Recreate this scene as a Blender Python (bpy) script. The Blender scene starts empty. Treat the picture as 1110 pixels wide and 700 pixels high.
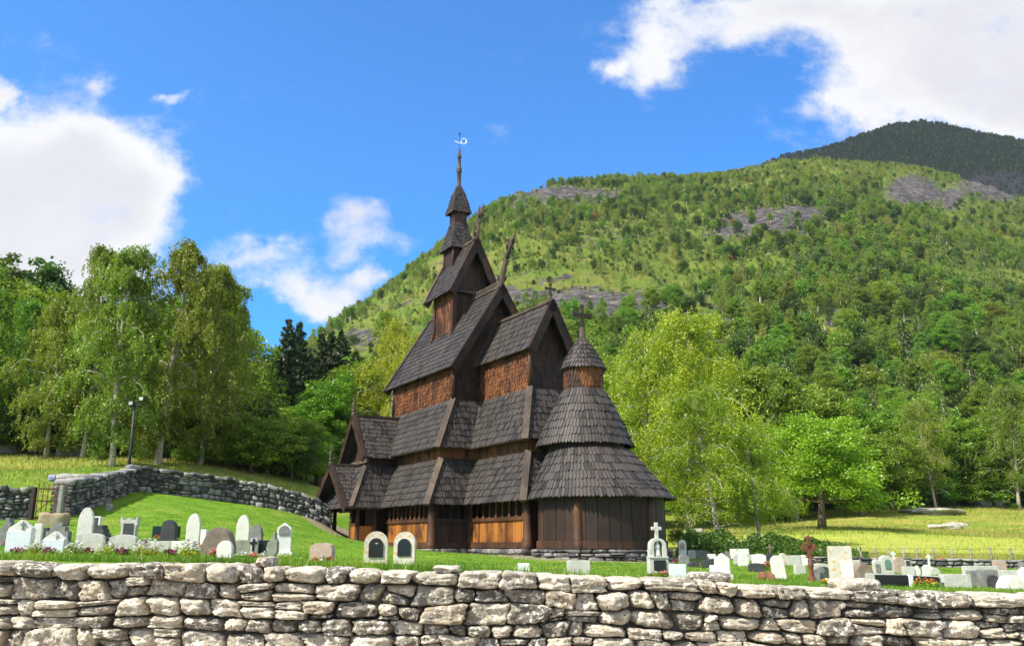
import bpy, bmesh, math, random
import numpy as np
from mathutils import Vector, Matrix, noise as mnoise
R=math.radians
rng=np.random.default_rng(7)
random.seed(7)
SC=bpy.context.scene
COL=SC.collection
# ------------------------------------------------------------------ camera
F=920.0; CX=555.0; CY=350.0; HOR=590.0
PITCH=math.atan((HOR-CY)/F); CP,SP=math.cos(PITCH),math.sin(PITCH)
cam=bpy.data.cameras.new('camera'); camo=bpy.data.objects.new('camera',cam); COL.objects.link(camo)
cam.sensor_width=36; cam.lens=36*F/1110; cam.clip_end=6000; cam.clip_start=0.1
camo.location=(0,0,0); camo.rotation_euler=(R(90)+PITCH,0,0); SC.camera=camo
def U(px,py,D):
    xc=(px-CX)/F; yc=(CY-py)/F
    ry=CP-yc*SP; rz=SP+yc*CP
    return (xc/ry*D, D, rz/ry*D)
def proj(X,Y,Z):
    d=Y*CP+Z*SP; return CX+F*X/d, CY-F*(-Y*SP+Z*CP)/d
# ------------------------------------------------------------------ helpers
class MB:
    def __init__(s): s.v=[]; s.f=[]; s.n=0
    def add(s,v,f):
        v=np.asarray(v,float); s.v.append(v); n=s.n
        s.f.extend([tuple(i+n for i in q) for q in f]); s.n+=len(v)
    def box(s,c,size,ax=None):
        x,y,z=[a/2 for a in size]
        P=np.array([(i*x,j*y,k*z) for k in(-1,1) for j in(-1,1) for i in(-1,1)])
        if ax is not None: P=P@np.asarray(ax)
        s.add(P+np.asarray(c),[(0,2,3,1),(4,5,7,6),(0,1,5,4),(2,6,7,3),(0,4,6,2),(1,3,7,5)])
    def beam(s,A,B,w,t,up=(0,0,1)):
        A=np.asarray(A,float);B=np.asarray(B,float);d=B-A;L=np.linalg.norm(d);d/=L
        sd=np.cross(d,up); sd/=np.linalg.norm(sd); u=np.cross(sd,d)
        s.box((A+B)/2,(L,w,t),[d,sd,u])
    def prism(s,poly,off):   # planar polygon extruded by vector
        P=np.asarray(poly,float); n=len(P)
        s.add(np.vstack([P,P+np.asarray(off)]),[tuple(range(n))[::-1],tuple(range(n,2*n))]+[(i,(i+1)%n,n+(i+1)%n,n+i) for i in range(n)])
    def tube(s,pts,rad,n=8,caps=True):
        pts=np.asarray(pts,float); m=len(pts); V=[]
        d=np.gradient(pts,axis=0); d/=np.linalg.norm(d,axis=1)[:,None]+1e-9
        ref=np.array([1.0,0.03,0]) if abs(d[0][2])>.7 else np.array([0,0,1.0])
        for i in range(m):
            a=np.cross(d[i],ref); a/=np.linalg.norm(a)+1e-9; b=np.cross(d[i],a)
            for k in range(n):
                t=2*math.pi*k/n; V.append(pts[i]+rad[i]*(math.cos(t)*a+math.sin(t)*b))
        f=[(i*n+k,i*n+(k+1)%n,(i+1)*n+(k+1)%n,(i+1)*n+k) for i in range(m-1) for k in range(n)]
        if caps: f+=[tuple(range(n))[::-1],tuple((m-1)*n+k for k in range(n))]
        s.add(V,f)
    def lathe(s,prof,c=(0,0,0),n=14):
        V=[(c[0]+r*math.cos(2*math.pi*k/n),c[1]+r*math.sin(2*math.pi*k/n),c[2]+z) for r,z in prof for k in range(n)]
        m=len(prof)
        f=[(i*n+k,i*n+(k+1)%n,(i+1)*n+(k+1)%n,(i+1)*n+k) for i in range(m-1) for k in range(n)]
        f+=[tuple(range(n))[::-1],tuple((m-1)*n+k for k in range(n))]
        s.add(V,f)
    def build(s,name,mat,parent=None,smooth=False,loc=None,rz=0,bevel=0):
        me=bpy.data.meshes.new(name)
        V=np.vstack(s.v); me.from_pydata(V.tolist(),[],s.f); me.update()
        if bevel:
            b=bmesh.new(); b.from_mesh(me)
            bmesh.ops.recalc_face_normals(b,faces=b.faces)
            bmesh.ops.bevel(b,geom=[e for e in b.edges if len(e.link_faces)==2 and e.calc_face_angle(0)>.5],offset=bevel,segments=1,affect='EDGES',clamp_overlap=True)
            b.to_mesh(me); b.free()
        return mkobj(name,me,mat,parent,smooth,loc,rz)
def mkobj(name,me,mat,parent=None,smooth=False,loc=None,rz=0):
    if mat: me.materials.append(mat)
    if smooth: me.polygons.foreach_set('use_smooth',[True]*len(me.polygons))
    o=bpy.data.objects.new(name,me); COL.objects.link(o)
    if parent: o.parent=parent
    if loc is not None: o.location=loc
    o.rotation_euler.z=rz
    return o
def tag(o,label=None,cat=None,group=None,kind=None):
    if label:o['label']=label
    if cat:o['category']=cat
    if group:o['group']=group
    if kind:o['kind']=kind
    return o
def empty(name,loc,rz=0,label=None,cat=None,group=None):
    o=bpy.data.objects.new(name,None); COL.objects.link(o); o.location=loc; o.rotation_euler.z=rz; o.empty_display_size=.2
    return tag(o,label,cat,group)
def npmesh(name,V,Fq,k):   # faces all with k corners
    me=bpy.data.meshes.new(name); V=np.asarray(V,np.float32); Fq=np.asarray(Fq,np.int32)
    me.vertices.add(len(V)); me.vertices.foreach_set('co',V.ravel())
    me.loops.add(Fq.size); me.loops.foreach_set('vertex_index',Fq.ravel())
    n=len(Fq); me.polygons.add(n); me.polygons.foreach_set('loop_start',np.arange(n,dtype=np.int32)*k)
    me.polygons.foreach_set('loop_total',np.full(n,k,np.int32)); me.update(calc_edges=True); return me
# ------------------------------------------------------------------ materials
def newmat(name):
    m=bpy.data.materials.new(name); m.use_nodes=True; nt=m.node_tree; nt.nodes.clear()
    out=nt.nodes.new('ShaderNodeOutputMaterial'); b=nt.nodes.new('ShaderNodeBsdfPrincipled')
    nt.links.new(b.outputs[0],out.inputs[0]); return m,nt,b,out
class NT:
    def __init__(s,nt): s.t=nt
    def n(s,ty,ins=None,**kw):
        x=s.t.nodes.new(ty)
        for k,v in kw.items(): setattr(x,k,v)
        for k,v in (ins or {}).items():
            sock=x.inputs[k]
            if isinstance(v,bpy.types.NodeSocket): s.t.links.new(v,sock)
            else: sock.default_value=v
        return x
    def coord(s,sc=(1,1,1),kind='Object',rot=(0,0,0)):
        c=s.n('ShaderNodeTexCoord'); m=s.n('ShaderNodeMapping',{0:c.outputs[kind],3:sc,2:rot}); return m.outputs[0]
    def noise(s,co,scale,detail=4,rough=.55,dist=0):
        return s.n('ShaderNodeTexNoise',{'Vector':co,'Scale':scale,'Detail':detail,'Roughness':rough,'Distortion':dist}).outputs[0]
    def ramp(s,fac,stops):
        r=s.n('ShaderNodeValToRGB',{0:fac}); e=r.color_ramp.elements
        while len(e)<len(stops): e.new(.5)
        for q,(p,c) in zip(e,stops): q.position=p; q.color=(*c,1) if len(c)==3 else c
        return r.outputs[0]
    def mix(s,f,a,b,mode='MIX'):
        x=s.n('ShaderNodeMix',data_type='RGBA',blend_type=mode)
        for k,v in ((0,f),(6,a),(7,b)):
            if isinstance(v,bpy.types.NodeSocket): s.t.links.new(v,x.inputs[k])
            else: x.inputs[k].default_value=v if k==0 else ((*v,1) if len(v)==3 else v)
        return x.outputs[2]
    def math(s,op,a,b=0.0,c=None,clamp=False):
        x=s.n('ShaderNodeMath',operation=op,use_clamp=clamp)
        for k,v in ((0,a),(1,b))+(((2,c),) if c is not None else ()):
            if isinstance(v,bpy.types.NodeSocket): s.t.links.new(v,x.inputs[k])
            else: x.inputs[k].default_value=v
        return x.outputs[0]
    def bump(s,h,strength=.3,dist=.02):
        return s.n('ShaderNodeBump',{'Height':h,'Strength':strength,'Distance':dist}).outputs[0]
    def step(s,f,a,b):
        x=s.n('ShaderNodeMapRange',{0:f,1:a,2:b,3:0.,4:1.},interpolation_type='SMOOTHSTEP'); return x.outputs[0]
    def island(s): return s.n('ShaderNodeNewGeometry').outputs['Random Per Island']
    def hsv(s,col,h=.5,sat=1.,v=1.):
        return s.n('ShaderNodeHueSaturation',{'Hue':h,'Saturation':sat,'Value':v,'Color':col}).outputs[0]
def m_wood(name,cols,var=.35,patch=None,rough=.75,sc=(14,14,1.4),spec=.3):
    """weathered tarred wood: streaks along z, per-board variation, optional patch colour"""
    m,nt,b,o=newmat(name); N=NT(nt)
    co=N.coord(sc); st=N.noise(co,1.0,6,.65); big=N.noise(N.coord((1,1,1)),.7,3)
    f=N.math('ADD',N.math('MULTIPLY',st,.6),N.math('MULTIPLY',N.island(),var))
    f=N.math('ADD',f,N.math('MULTIPLY',N.math('SUBTRACT',big,.5),.9))
    c=N.ramp(f,[(.15+.6*i/(len(cols)-1),k) for i,k in enumerate(cols)])
    if patch: c=N.mix(N.step(N.noise(N.coord((.9,.9,.6)),1.3,4),.48,.68),c,patch)
    nt.links.new(c,b.inputs['Base Color']); b.inputs['Roughness'].default_value=rough; b.inputs['Specular IOR Level'].default_value=spec
    nt.links.new(N.bump(N.math('ADD',st,N.math('MULTIPLY',N.noise(N.coord((40,40,6)),1,3),.4)),.5,.015),b.inputs['Normal'])
    return m
def m_stone(name,c1,c2,lich=None,lth=(.55,.68),lsc=9,speck=None,rough=.9,scale=4,bump=.4,isl=0,spec=.25,grime=None,tan=None):
    m,nt,b,o=newmat(name); N=NT(nt); co=N.coord()
    f=N.noise(co,scale,6,.65)
    if isl: f=N.math('ADD',f,N.math('MULTIPLY',N.math('SUBTRACT',N.island(),.5),isl))
    c=N.ramp(f,[(.3,c1),(.7,c2)])
    fine=N.noise(co,scale*9,4,.7)
    c=N.mix(N.step(fine,.55,.75),c,tuple(x*.55 for x in c1))
    if grime: c=N.mix(N.math('MULTIPLY',N.step(N.noise(co,scale*.8,5,.7),.5,.7),.7),c,grime)
    if tan: c=N.mix(N.math('MULTIPLY',N.step(N.math('FRACT',N.math('MULTIPLY',N.island(),13.7)),.6,.98),.6),c,tan)
    if lich:
        w=N.noise(co,lsc,7,.72,.3); c=N.mix(N.step(w,*lth),c,lich)
    if speck: c=N.mix(N.step(N.noise(co,scale*6,3,.6),.62,.68),c,speck)
    nt.links.new(c,b.inputs['Base Color']); b.inputs['Roughness'].default_value=rough; b.inputs['Specular IOR Level'].default_value=spec
    nt.links.new(N.bump(N.math('ADD',f,N.math('MULTIPLY',fine,.5)),bump,.03),b.inputs['Normal'])
    return m
def m_plain(name,c,rough=.6,metal=0,var=.15):
    m,nt,b,o=newmat(name); N=NT(nt)
    f=N.noise(N.coord(),14,5); cc=N.ramp(f,[(.3,tuple(x*(1-var) for x in c)),(.7,tuple(min(1,x*(1+var)) for x in c))])
    nt.links.new(cc,b.inputs['Base Color']); b.inputs['Roughness'].default_value=rough; b.inputs['Metallic'].default_value=metal
    return m
def m_leaf(name,cols,trans=.35,instvar=True,tr_tint=(1.15,1.25,.5),cs=.55,cw=.45):
    m=bpy.data.materials.new(name); m.use_nodes=True; nt=m.node_tree; nt.nodes.clear(); N=NT(nt)
    out=N.n('ShaderNodeOutputMaterial')
    r=N.island(); f=r
    clump=N.noise(N.coord((1,1,1)),cs,4)
    f=N.math('ADD',N.math('MULTIPLY',r,1-cw),N.math('MULTIPLY',N.step(clump,.35,.65),cw))
    c=N.ramp(f,[(i/(len(cols)-1),k) for i,k in enumerate(cols)])
    if instvar:
        oi=N.n('ShaderNodeObjectInfo').outputs['Random']
        c=N.hsv(c,N.math('ADD',.472,N.math('MULTIPLY',oi,.05)),1.0,N.math('ADD',.8,N.math('MULTIPLY',N.math('FRACT',N.math('MULTIPLY',oi,7.31)),.42)))
    d=N.n('ShaderNodeBsdfDiffuse',{'Color':c}); t=N.n('ShaderNodeBsdfTranslucent',{'Color':N.mix(1.0,c,tr_tint,'MULTIPLY')})
    g=N.n('ShaderNodeBsdfGlossy',{'Color':(.9,.9,.9,1),'Roughness':.45})
    mx=N.n('ShaderNodeMixShader',{0:trans,1:d.outputs[0],2:t.outputs[0]})
    mx2=N.n('ShaderNodeMixShader',{0:.035,1:mx.outputs[0],2:g.outputs[0]})
    nt.links.new(mx2.outputs[0],out.inputs[0]); return m
M={}
M['shingle']=m_wood('tarred_shingle',[(.010,.009,.009),(.026,.022,.021),(.062,.052,.047)],.8,None,.62,(9,9,3),.4)
M['shingle_brown']=m_wood('brown_wall_shingle',[(.03,.013,.008),(.10,.035,.014),(.19,.072,.026)],.55,(.035,.016,.011),.7,(3,3,3))
M['plank_dark']=m_wood('dark_tarred_plank',[(.011,.008,.008),(.033,.018,.014),(.066,.034,.022)],.35,(.022,.015,.013),.6)
M['plank_orange']=m_wood('amber_plank',[(.045,.018,.008),(.15,.054,.013),(.35,.14,.028)],.75,(.055,.023,.012),.6)
M['plank_black']=m_wood('black_plank',[(.012,.009,.009),(.03,.02,.018),(.055,.034,.028)],.3,None,.6)
M['board']=m_wood('weathered_board',[(.03,.023,.02),(.075,.055,.043),(.15,.108,.075)],.3,(.04,.03,.025),.75)
M['post']=m_wood('brown_post',[(.02,.012,.009),(.07,.033,.018),(.14,.065,.03)],.25,(.03,.018,.014),.55)
M['vane']=m_plain('pale_metal',(.75,.76,.78),.4,.2)
M['iron']=m_plain('black_iron',(.03,.03,.033),.55,.3)
M['foundation']=m_stone('foundation_stone',(.07,.07,.075),(.24,.23,.22),(.45,.43,.38),(.58,.7),6,None,.9,3,.4,.6)
# ------------------------------------------------------------------ terrain
CTRL=[(-300,604,8.9),(0,607,8.9),(150,609,8.9),(300,613,8.9),(430,617,8.9),(560,623,8.9),(700,632,8.9),(830,642,8.9),(970,648,8.9),(1100,652,8.9),(1400,655,8.9),
(0,602,17),(60,602,19),(150,602,20),(240,604,20),(300,606,17),(350,612,17),(410,613,20),(450,614,20),
(30,590,24),(95,588,24),(150,580,28),(210,586,26),(265,585,28),(310,597,24),(180,575,30),(250,570,33),(310,578,34),
(-60,566,31),(0,563,32),(60,560,33),(100,548,37),(135,531,41),(200,537,43),(250,545,45),(300,552,45.5),(345,559,46),
(-60,508,48),(0,510,50),(60,506,52),(140,501,52),(250,514,55),(340,528,60),
(0,488,64),(85,490,62),(140,482,78),(300,508,82),(400,520,110),(420,545,80),
(400,604,47),(460,603,43),(502,602,40),(570,601,37),(650,606,34),(725,604,38),(520,597,52),(640,600,52),(560,590,64),
(560,611,22),(480,611,26),(640,611,27),(520,606,33),(390,612,27),(640,616,22),(640,625,15),(712,620,20),(780,633,17.5),(780,622,24),(900,633,17),(1000,637,16),(1090,639,15.6),(900,621,26),(1050,623,25),(780,611,36),(850,610,38),(930,610,40),(1000,609,41),(1100,610,41),(1200,611,41),
(735,601,50),(780,601,50),(740,594,62),(800,592,62),(880,593,60),(960,594,60),(1060,595,60),(1160,596,60),(880,573,78),(800,575,82),(960,574,82),(1060,575,85),(930,547,108),(1000,547,110),(1100,549,108),(1200,549,108),(780,566,105)]
_P=np.array([U(*c) for c in CTRL]); _W=np.array([36.,36.])
def _phi(r2): return .5*r2*np.log(r2+1e-9)
def _tps_fit():
    x=_P[:,:2]/_W; n=len(x); d2=((x[:,None]-x[None])**2).sum(-1)
    A=np.zeros((n+3,n+3)); A[:n,:n]=_phi(d2)+np.eye(n)*.004; A[:n,n]=1; A[:n,n+1:]=x; A[n,:n]=1; A[n+1:,:n]=x.T
    return x,np.linalg.solve(A,np.r_[_P[:,2],0,0,0])
_tx,_tw=_tps_fit()
def zt(X,Y):
    X=np.atleast_1d(np.asarray(X,float)).copy(); Y=np.atleast_1d(np.asarray(Y,float)).copy(); sh=X.shape
    Xc=np.clip(X,-62,75).ravel(); Yc=np.clip(Y,8.8,112).ravel()
    Xc=np.clip(Xc,-.66*Yc-3,.78*Yc+3)
    q=np.stack([Xc,Yc],1)/_W
    out=np.empty(len(q))
    for i in range(0,len(q),4000):
        k=q[i:i+4000]; out[i:i+4000]=_phi(((k[:,None]-_tx[None])**2).sum(-1))@_tw[:-3]+_tw[-3]+k@_tw[-2:]
    return out.reshape(sh)
def zt1(X,Y): return float(zt([X],[Y])[0])
def m_ground():
    m,nt,b,o=newmat('grass_ground'); N=NT(nt)
    co=N.coord(); big=N.noise(co,.12,4,.6); mid=N.noise(co,.9,5,.65); fine=N.noise(co,14,4,.7)
    lawn=N.ramp(N.math('ADD',N.math('MULTIPLY',mid,.6),N.math('MULTIPLY',fine,.4)),[(.3,(.06,.14,.012)),(.5,(.12,.24,.018)),(.7,(.2,.31,.03))])
    lawn=N.mix(N.math('MULTIPLY',N.step(N.noise(co,.45,5,.65),.5,.68),.6),lawn,(.24,.27,.05))
    mead=N.ramp(N.math('ADD',N.math('MULTIPLY',N.noise(N.coord((.5,1.4,1)),.35,5,.65,.4),.75),N.math('MULTIPLY',fine,.25)),[(.3,(.09,.2,.02)),(.45,(.2,.28,.035)),(.56,(.34,.32,.07)),(.68,(.42,.32,.13))])
    mown=N.ramp(N.noise(N.coord((.3,2.2,1)),.8,4),[(.3,(.24,.33,.04)),(.5,(.33,.38,.06)),(.7,(.44,.42,.11))])
    forest=N.ramp(mid,[(.3,(.05,.09,.015)),(.7,(.16,.2,.035))])
    am=N.n('ShaderNodeAttribute',attribute_name='mask'); s=N.n('ShaderNodeSeparateColor',{0:am.outputs['Color']})
    e=N.math('MULTIPLY',N.math('SUBTRACT',mid,.5),.5)
    f1=N.step(N.math('ADD',s.outputs[0],e),.35,.65); f2=N.step(N.math('ADD',s.outputs[1],e),.4,.6); f3=N.step(N.math('ADD',s.outputs[2],e),.35,.65)
    c=N.mix(f1,lawn,mead); c=N.mix(f2,c,mown); c=N.mix(f3,c,forest)
    dirt=N.ramp(fine,[(.3,(.2,.16,.11)),(.7,(.42,.36,.27))])
    ad=N.n('ShaderNodeAttribute',attribute_name='dirt').outputs['Fac']
    c=N.mix(N.step(N.math('ADD',ad,N.math('MULTIPLY',N.math('SUBTRACT',N.noise(co,2.5,4),.5),.9)),.45,.6),c,dirt)
    nt.links.new(c,b.inputs['Base Color']); b.inputs['Roughness'].default_value=.95; b.inputs['Specular IOR Level'].default_value=.1
    nt.links.new(N.bump(N.math('ADD',fine,mid),.7,.06),b.inputs['Normal']); return m
def setattr_col(me,name,vals):
    a=me.attributes.new(name,'FLOAT_COLOR','POINT'); v=np.ones((len(vals),4),np.float32); v[:,:vals.shape[1]]=vals; a.data.foreach_set('color',v.ravel())
def setattr_f(me,name,vals):
    a=me.attributes.new(name,'FLOAT','POINT'); a.data.foreach_set('value',np.asarray(vals,np.float32))
def ss(x,a,b):
    t=np.clip((x-a)/(b-a),0,1); return t*t*(3-2*t)
def vn(X,Y,sc,seed=0):   # cheap smooth value noise on arrays
    x=np.asarray(X)*sc+seed*17.3; y=np.asarray(Y)*sc-seed*9.1; xi=np.floor(x); yi=np.floor(y); fx=x-xi; fy=y-yi
    h=lambda a,b: np.modf(np.abs(np.sin(a*127.1+b*311.7+seed*3.3)*43758.5453))[0]
    u=fx*fx*(3-2*fx); v=fy*fy*(3-2*fy)
    return (h(xi,yi)*(1-u)+h(xi+1,yi)*u)*(1-v)+(h(xi,yi+1)*(1-u)+h(xi+1,yi+1)*u)*v
def fbm(X,Y,sc,oct=4,seed=0):
    s=0;a=.5
    for i in range(oct): s=s+a*vn(X,Y,sc*2**i,seed+i); a*=.5
    return s
CH0=np.array([-3.17,54.4])*.85; CHA=.542; CHS=.85
def ch_local(X,Y):
    e=np.array([math.sin(CHA),-math.cos(CHA)]); s=np.array([-math.cos(CHA),-math.sin(CHA)])
    dx=X-CH0[0]; dy=Y-CH0[1]; return dx*e[0]+dy*e[1], dx*s[0]+dy*s[1]
def yard_line(px):  # Y of the churchyard's far boundary
    return np.interp(px,[-200,0,60,135,345,420,735,1300],[31,32,33,41,46,60,46,42])
def make_ground():
    Ys=np.r_[np.linspace(-60,6,14),8.2,8.62,8.75,9.0,np.geomspace(9.3,140,170),np.geomspace(150,3000,18)]
    s=np.linspace(-1,1,261); s=np.sign(s)*np.abs(s)**1.25
    Yg,Sg=np.meshgrid(Ys,s,indexing='ij'); Xg=Sg*(22+np.abs(Yg)*1.15)
    Z=np.where(Yg>8.6,zt(Xg,Yg),-1.75)
    Z=Z+np.where((Yg>55)&(Yg<200),(fbm(Xg,Yg,.13,3)-.45)*.5*ss(Yg,55,75),0)
    n1,n2=Yg.shape; idx=np.arange(n1*n2).reshape(n1,n2)
    Fq=np.stack([idx[:-1,:-1],idx[:-1,1:],idx[1:,1:],idx[1:,:-1]],-1).reshape(-1,4)
    me=npmesh('ground',np.stack([Xg,Yg,Z],-1).reshape(-1,3),Fq,4)
    px=CX+F*CP*Xg/np.maximum(Yg,1)
    outside=ss(Yg-yard_line(px),-1.,2.); right=ss(px,600,720)
    mead=outside*(1-.55*ss(52-Yg,0,3)*(1-right)); mown=outside*right*ss(Yg,52,57)*(1-ss(Yg,72,80))
    leftlawn=outside*(1-right)
    fo=np.maximum(ss(Yg,119,130),(1-right)*ss(Yg,60,70)*.9)
    setattr_col(me,'mask',np.stack([mead,mown,fo],-1).reshape(-1,3))
    u,v=ch_local(Xg,Yg); u=u/CHS; v=v/CHS
    dn=np.maximum(np.abs(u+.2)-6.6,np.abs(v)-5.2); dc=np.maximum(np.abs(u-8)-6,np.abs(v)-2.9); da=np.hypot(u-14.3,v)-3.2; dp=np.maximum(np.abs(u+3.1)-2.9,np.abs(v-5)-2.3)
    dd=np.minimum(np.minimum(dn,dc),np.minimum(da,dp))
    setattr_f(me,'dirt',np.where(Yg<8.5,1.2,1-ss(dd,.5,2.6)).ravel())
    o=mkobj('ground',me,m_ground(),smooth=True); tag(o,kind='structure'); return o
make_ground()
# ------------------------------------------------------------------ dry stone walls
def cubesphere(n):
    V={};F=[];P=[]
    def key(p): return tuple(np.round(p,5))
    for ax in range(3):
        for sg in(-1,1):
            g=[[None]*(n+1) for _ in range(n+1)]
            for i in range(n+1):
                for j in range(n+1):
                    p=[0,0,0]; p[ax]=sg; p[(ax+1)%3]=-1+2*i/n; p[(ax+2)%3]=-1+2*j/n; k=key(p)
                    if k not in V: V[k]=len(P); P.append(p)
                    g[i][j]=V[k]
            for i in range(n):
                for j in range(n):
                    q=(g[i][j],g[i+1][j],g[i+1][j+1],g[i][j+1]); F.append(q if sg>0 else q[::-1])
    return np.array(P,float),F
_CS={n:cubesphere(n) for n in(3,4,6,8,12)}
def wall_cells(L,H,ch,cw,r,wav,split=.25,cap=0):
    """irregular stones of a wall L long, H tall -> list of 4 corner (s,t) quads, top-course flag"""
    ys=[0.]
    while ys[-1]<H-ch[0]*.8: ys.append(ys[-1]+r.uniform(*ch))
    k=(H-cap)/ys[-1]; ys=[y*k for y in ys]+([H] if cap else []); out=[]
    ph=[r.uniform(0,99) for _ in ys]
    def cy(i,x):
        if i==0 or i==len(ys)-1: return ys[i]+(wav*.5*(mnoise.noise((x*1.7,ph[i],7.7))) if i else 0)
        return ys[i]+wav*(mnoise.noise((x*1.1,ph[i],0))*.9+mnoise.noise((x*3.1,ph[i],3))*.5)
    for i in range(len(ys)-1):
        h=ys[i+1]-ys[i]; x=-r.uniform(0,cw[0]); xs=[(x,0)]
        while x<L:
            x+=max(h*.7,r.uniform(*cw))*(1.25 if i==len(ys)-2 else 1); xs.append((x,r.uniform(-.55,.55)*h))
        for (a,sa),(b,sb) in zip(xs[:-1],xs[1:]):
            A=(a-sa/2,cy(i,a)); B=(b-sb/2,cy(i,b)); C=(b+sb/2,cy(i+1,b)); D=(a+sa/2,cy(i+1,a)); top=i==len(ys)-2
            w=b-a
            if r.random()<split and h>ch[0]*1.2 and not top:
                f1,f2=r.uniform(.2,.75),r.uniform(.25,.8); mx=lambda p,q,f:(p[0]+(q[0]-p[0])*f,p[1]+(q[1]-p[1])*f)
                E,G=mx(A,D,f1),mx(B,C,f2); out.append((A,B,G,E,top)); out.append((E,G,C,D,top))
            else: out.append((A,B,C,D,top))
    return out
def wall_mesh(cells,res,r,gap,depth,mapf,rough=.05,prot=.03,topdepth=0):
    mb=MB(); P0,F0=_CS[res]
    for A,B,C,D,top in cells:
        p=r.choice([3.0,3.6,4.5,6,9,14]); Q=P0/((np.abs(P0)**p).sum(1)**(1/p))[:,None]
        mxw=np.abs(Q).max(0); Q=Q/mxw
        sd=r.uniform(0,500)
        ns=np.array([mnoise.noise((q[0]*1.2+sd,q[1]*1.2,q[2]*1.2))*.8+mnoise.noise((q[0]*3+sd,q[1]*3,q[2]*3))*.5+(mnoise.noise((q[0]*7+sd,q[1]*7,q[2]*7))*.42+mnoise.noise((q[0]*15+sd,q[1]*15,q[2]*15))*.22 if res>8 else 0) for q in Q])
        w=(math.dist(A,B)+math.dist(D,C))/2; h=(math.dist(A,D)+math.dist(B,C))/2
        fa=max(.4,1-gap/w); fc=max(.4,1-gap/h)
        a=(Q[:,0]*fa+1)/2; c=(Q[:,2]*fc+1)/2
        A_,B_,C_,D_=map(np.array,(A,B,C,D))
        st=(A_[None]*(1-a)[:,None]+B_[None]*a[:,None])*(1-c)[:,None]+(D_[None]*(1-a)[:,None]+C_[None]*a[:,None])*c[:,None]
        m=min(w,h); k=(1+ns*rough*2.2)
        cen=st.mean(0); st=cen+(st-cen)*k[:,None]
        dd=(depth+(topdepth if top else 0))
        d=Q[:,1]*dd/2*(1+ns*rough)+r.gauss(0,prot)+ns*min(.05,m*.14)*np.sign(Q[:,1])+r.uniform(-.25,.25)*(c-.5)*m*.5+r.uniform(-.2,.2)*(a-.5)*min(w,.4)*.5
        mb.add([mapf(s,t,y) for (s,t),y in zip(st,d)],F0)
    return mb
M['fieldstone']=m_stone('lichened_fieldstone',(.17,.152,.128),(.58,.515,.41),(.84,.79,.68),(.52,.58),17,(.09,.085,.08),.95,4.5,1.0,.55,.12,(.25,.23,.19),(.53,.44,.32))
M['slatestone']=m_stone('grey_slate_stone',(.07,.072,.078),(.30,.295,.29),(.48,.46,.41),(.62,.74),5,None,.9,2.2,.6,.6,.2)
M['earth']=m_plain('wall_core_earth',(.10,.088,.07),.95)
def front_top(X):
    px=CX+F*CP*X/8.3
    return U(0,float(np.interp(px,[-400,0,200,350,560,700,800,900,1000,1110,1500],[604,607,610,614,622,627,634,639,641,642,648])),8.1)[2]
def make_front_wall():
    r=random.Random(11); X0,X1=-11.,11.; H=1.5
    cells=wall_cells(X1-X0,H,(.10,.22),(.13,.41),r,.07,.34,.13)
    def mp(s,t,d):
        X=X0+s; zt_=front_top(X); zb=-1.72
        return (X,8.33-d,zb+(zt_-zb)*t/H)
    mb=wall_mesh(cells,12,r,.004,.55,mp,.075,.035,.14)
    # flat loose cap slabs
    root=empty('dry_stone_wall',(0,8.3,-1.75),0,'long dry stone wall of pale lichened fieldstones along the front of the churchyard','stone wall')
    o=mb.build('stonework',M['fieldstone'],root,True); o.location=(0,-8.3,1.75)
    c=MB()
    for i in range(44):
        xa=X0+i*.5; xb=xa+.5; za,zb=front_top(xa)-.1,front_top(xb)-.1
        c.add([(xa,8.2,-1.74),(xb,8.2,-1.74),(xb,8.2,zb),(xa,8.2,za),(xa,8.6,-1.74),(xb,8.6,-1.74),(xb,8.6,zb),(xa,8.6,za)],[(0,1,2,3),(3,2,6,7),(5,4,7,6)])
    o=c.build('core_fill',M['earth'],root); o.location=(0,-8.3,1.75)
    r2=random.Random(5); cm=MB(); P0,F0=_CS[6]
    for k,(px,w,h,py) in enumerate([(290,.13,.09,603),(925,.38,.11,636),(768,.36,.1,630),(485,.24,.06,616)]):
        p=4.5; Q=P0/((np.abs(P0)**p).sum(1)**(1/p))[:,None]; sd=r2.uniform(0,99)
        ns=np.array([mnoise.noise((q[0]*1.5+sd,q[1]*1.5,q[2]*1.5)) for q in Q])
        X,Y,_=U(px,py,8.32); Z=front_top(X)+h*.35
        cm.add(Q*np.array([w/2,.22,h/2])*(1+ns*.22)[:,None]+np.array([X,Y,Z]),F0)
    o=cm.build('cap_slabs',M['fieldstone'],root,True); o.location=(0,-8.3,1.75)
make_front_wall()
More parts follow.
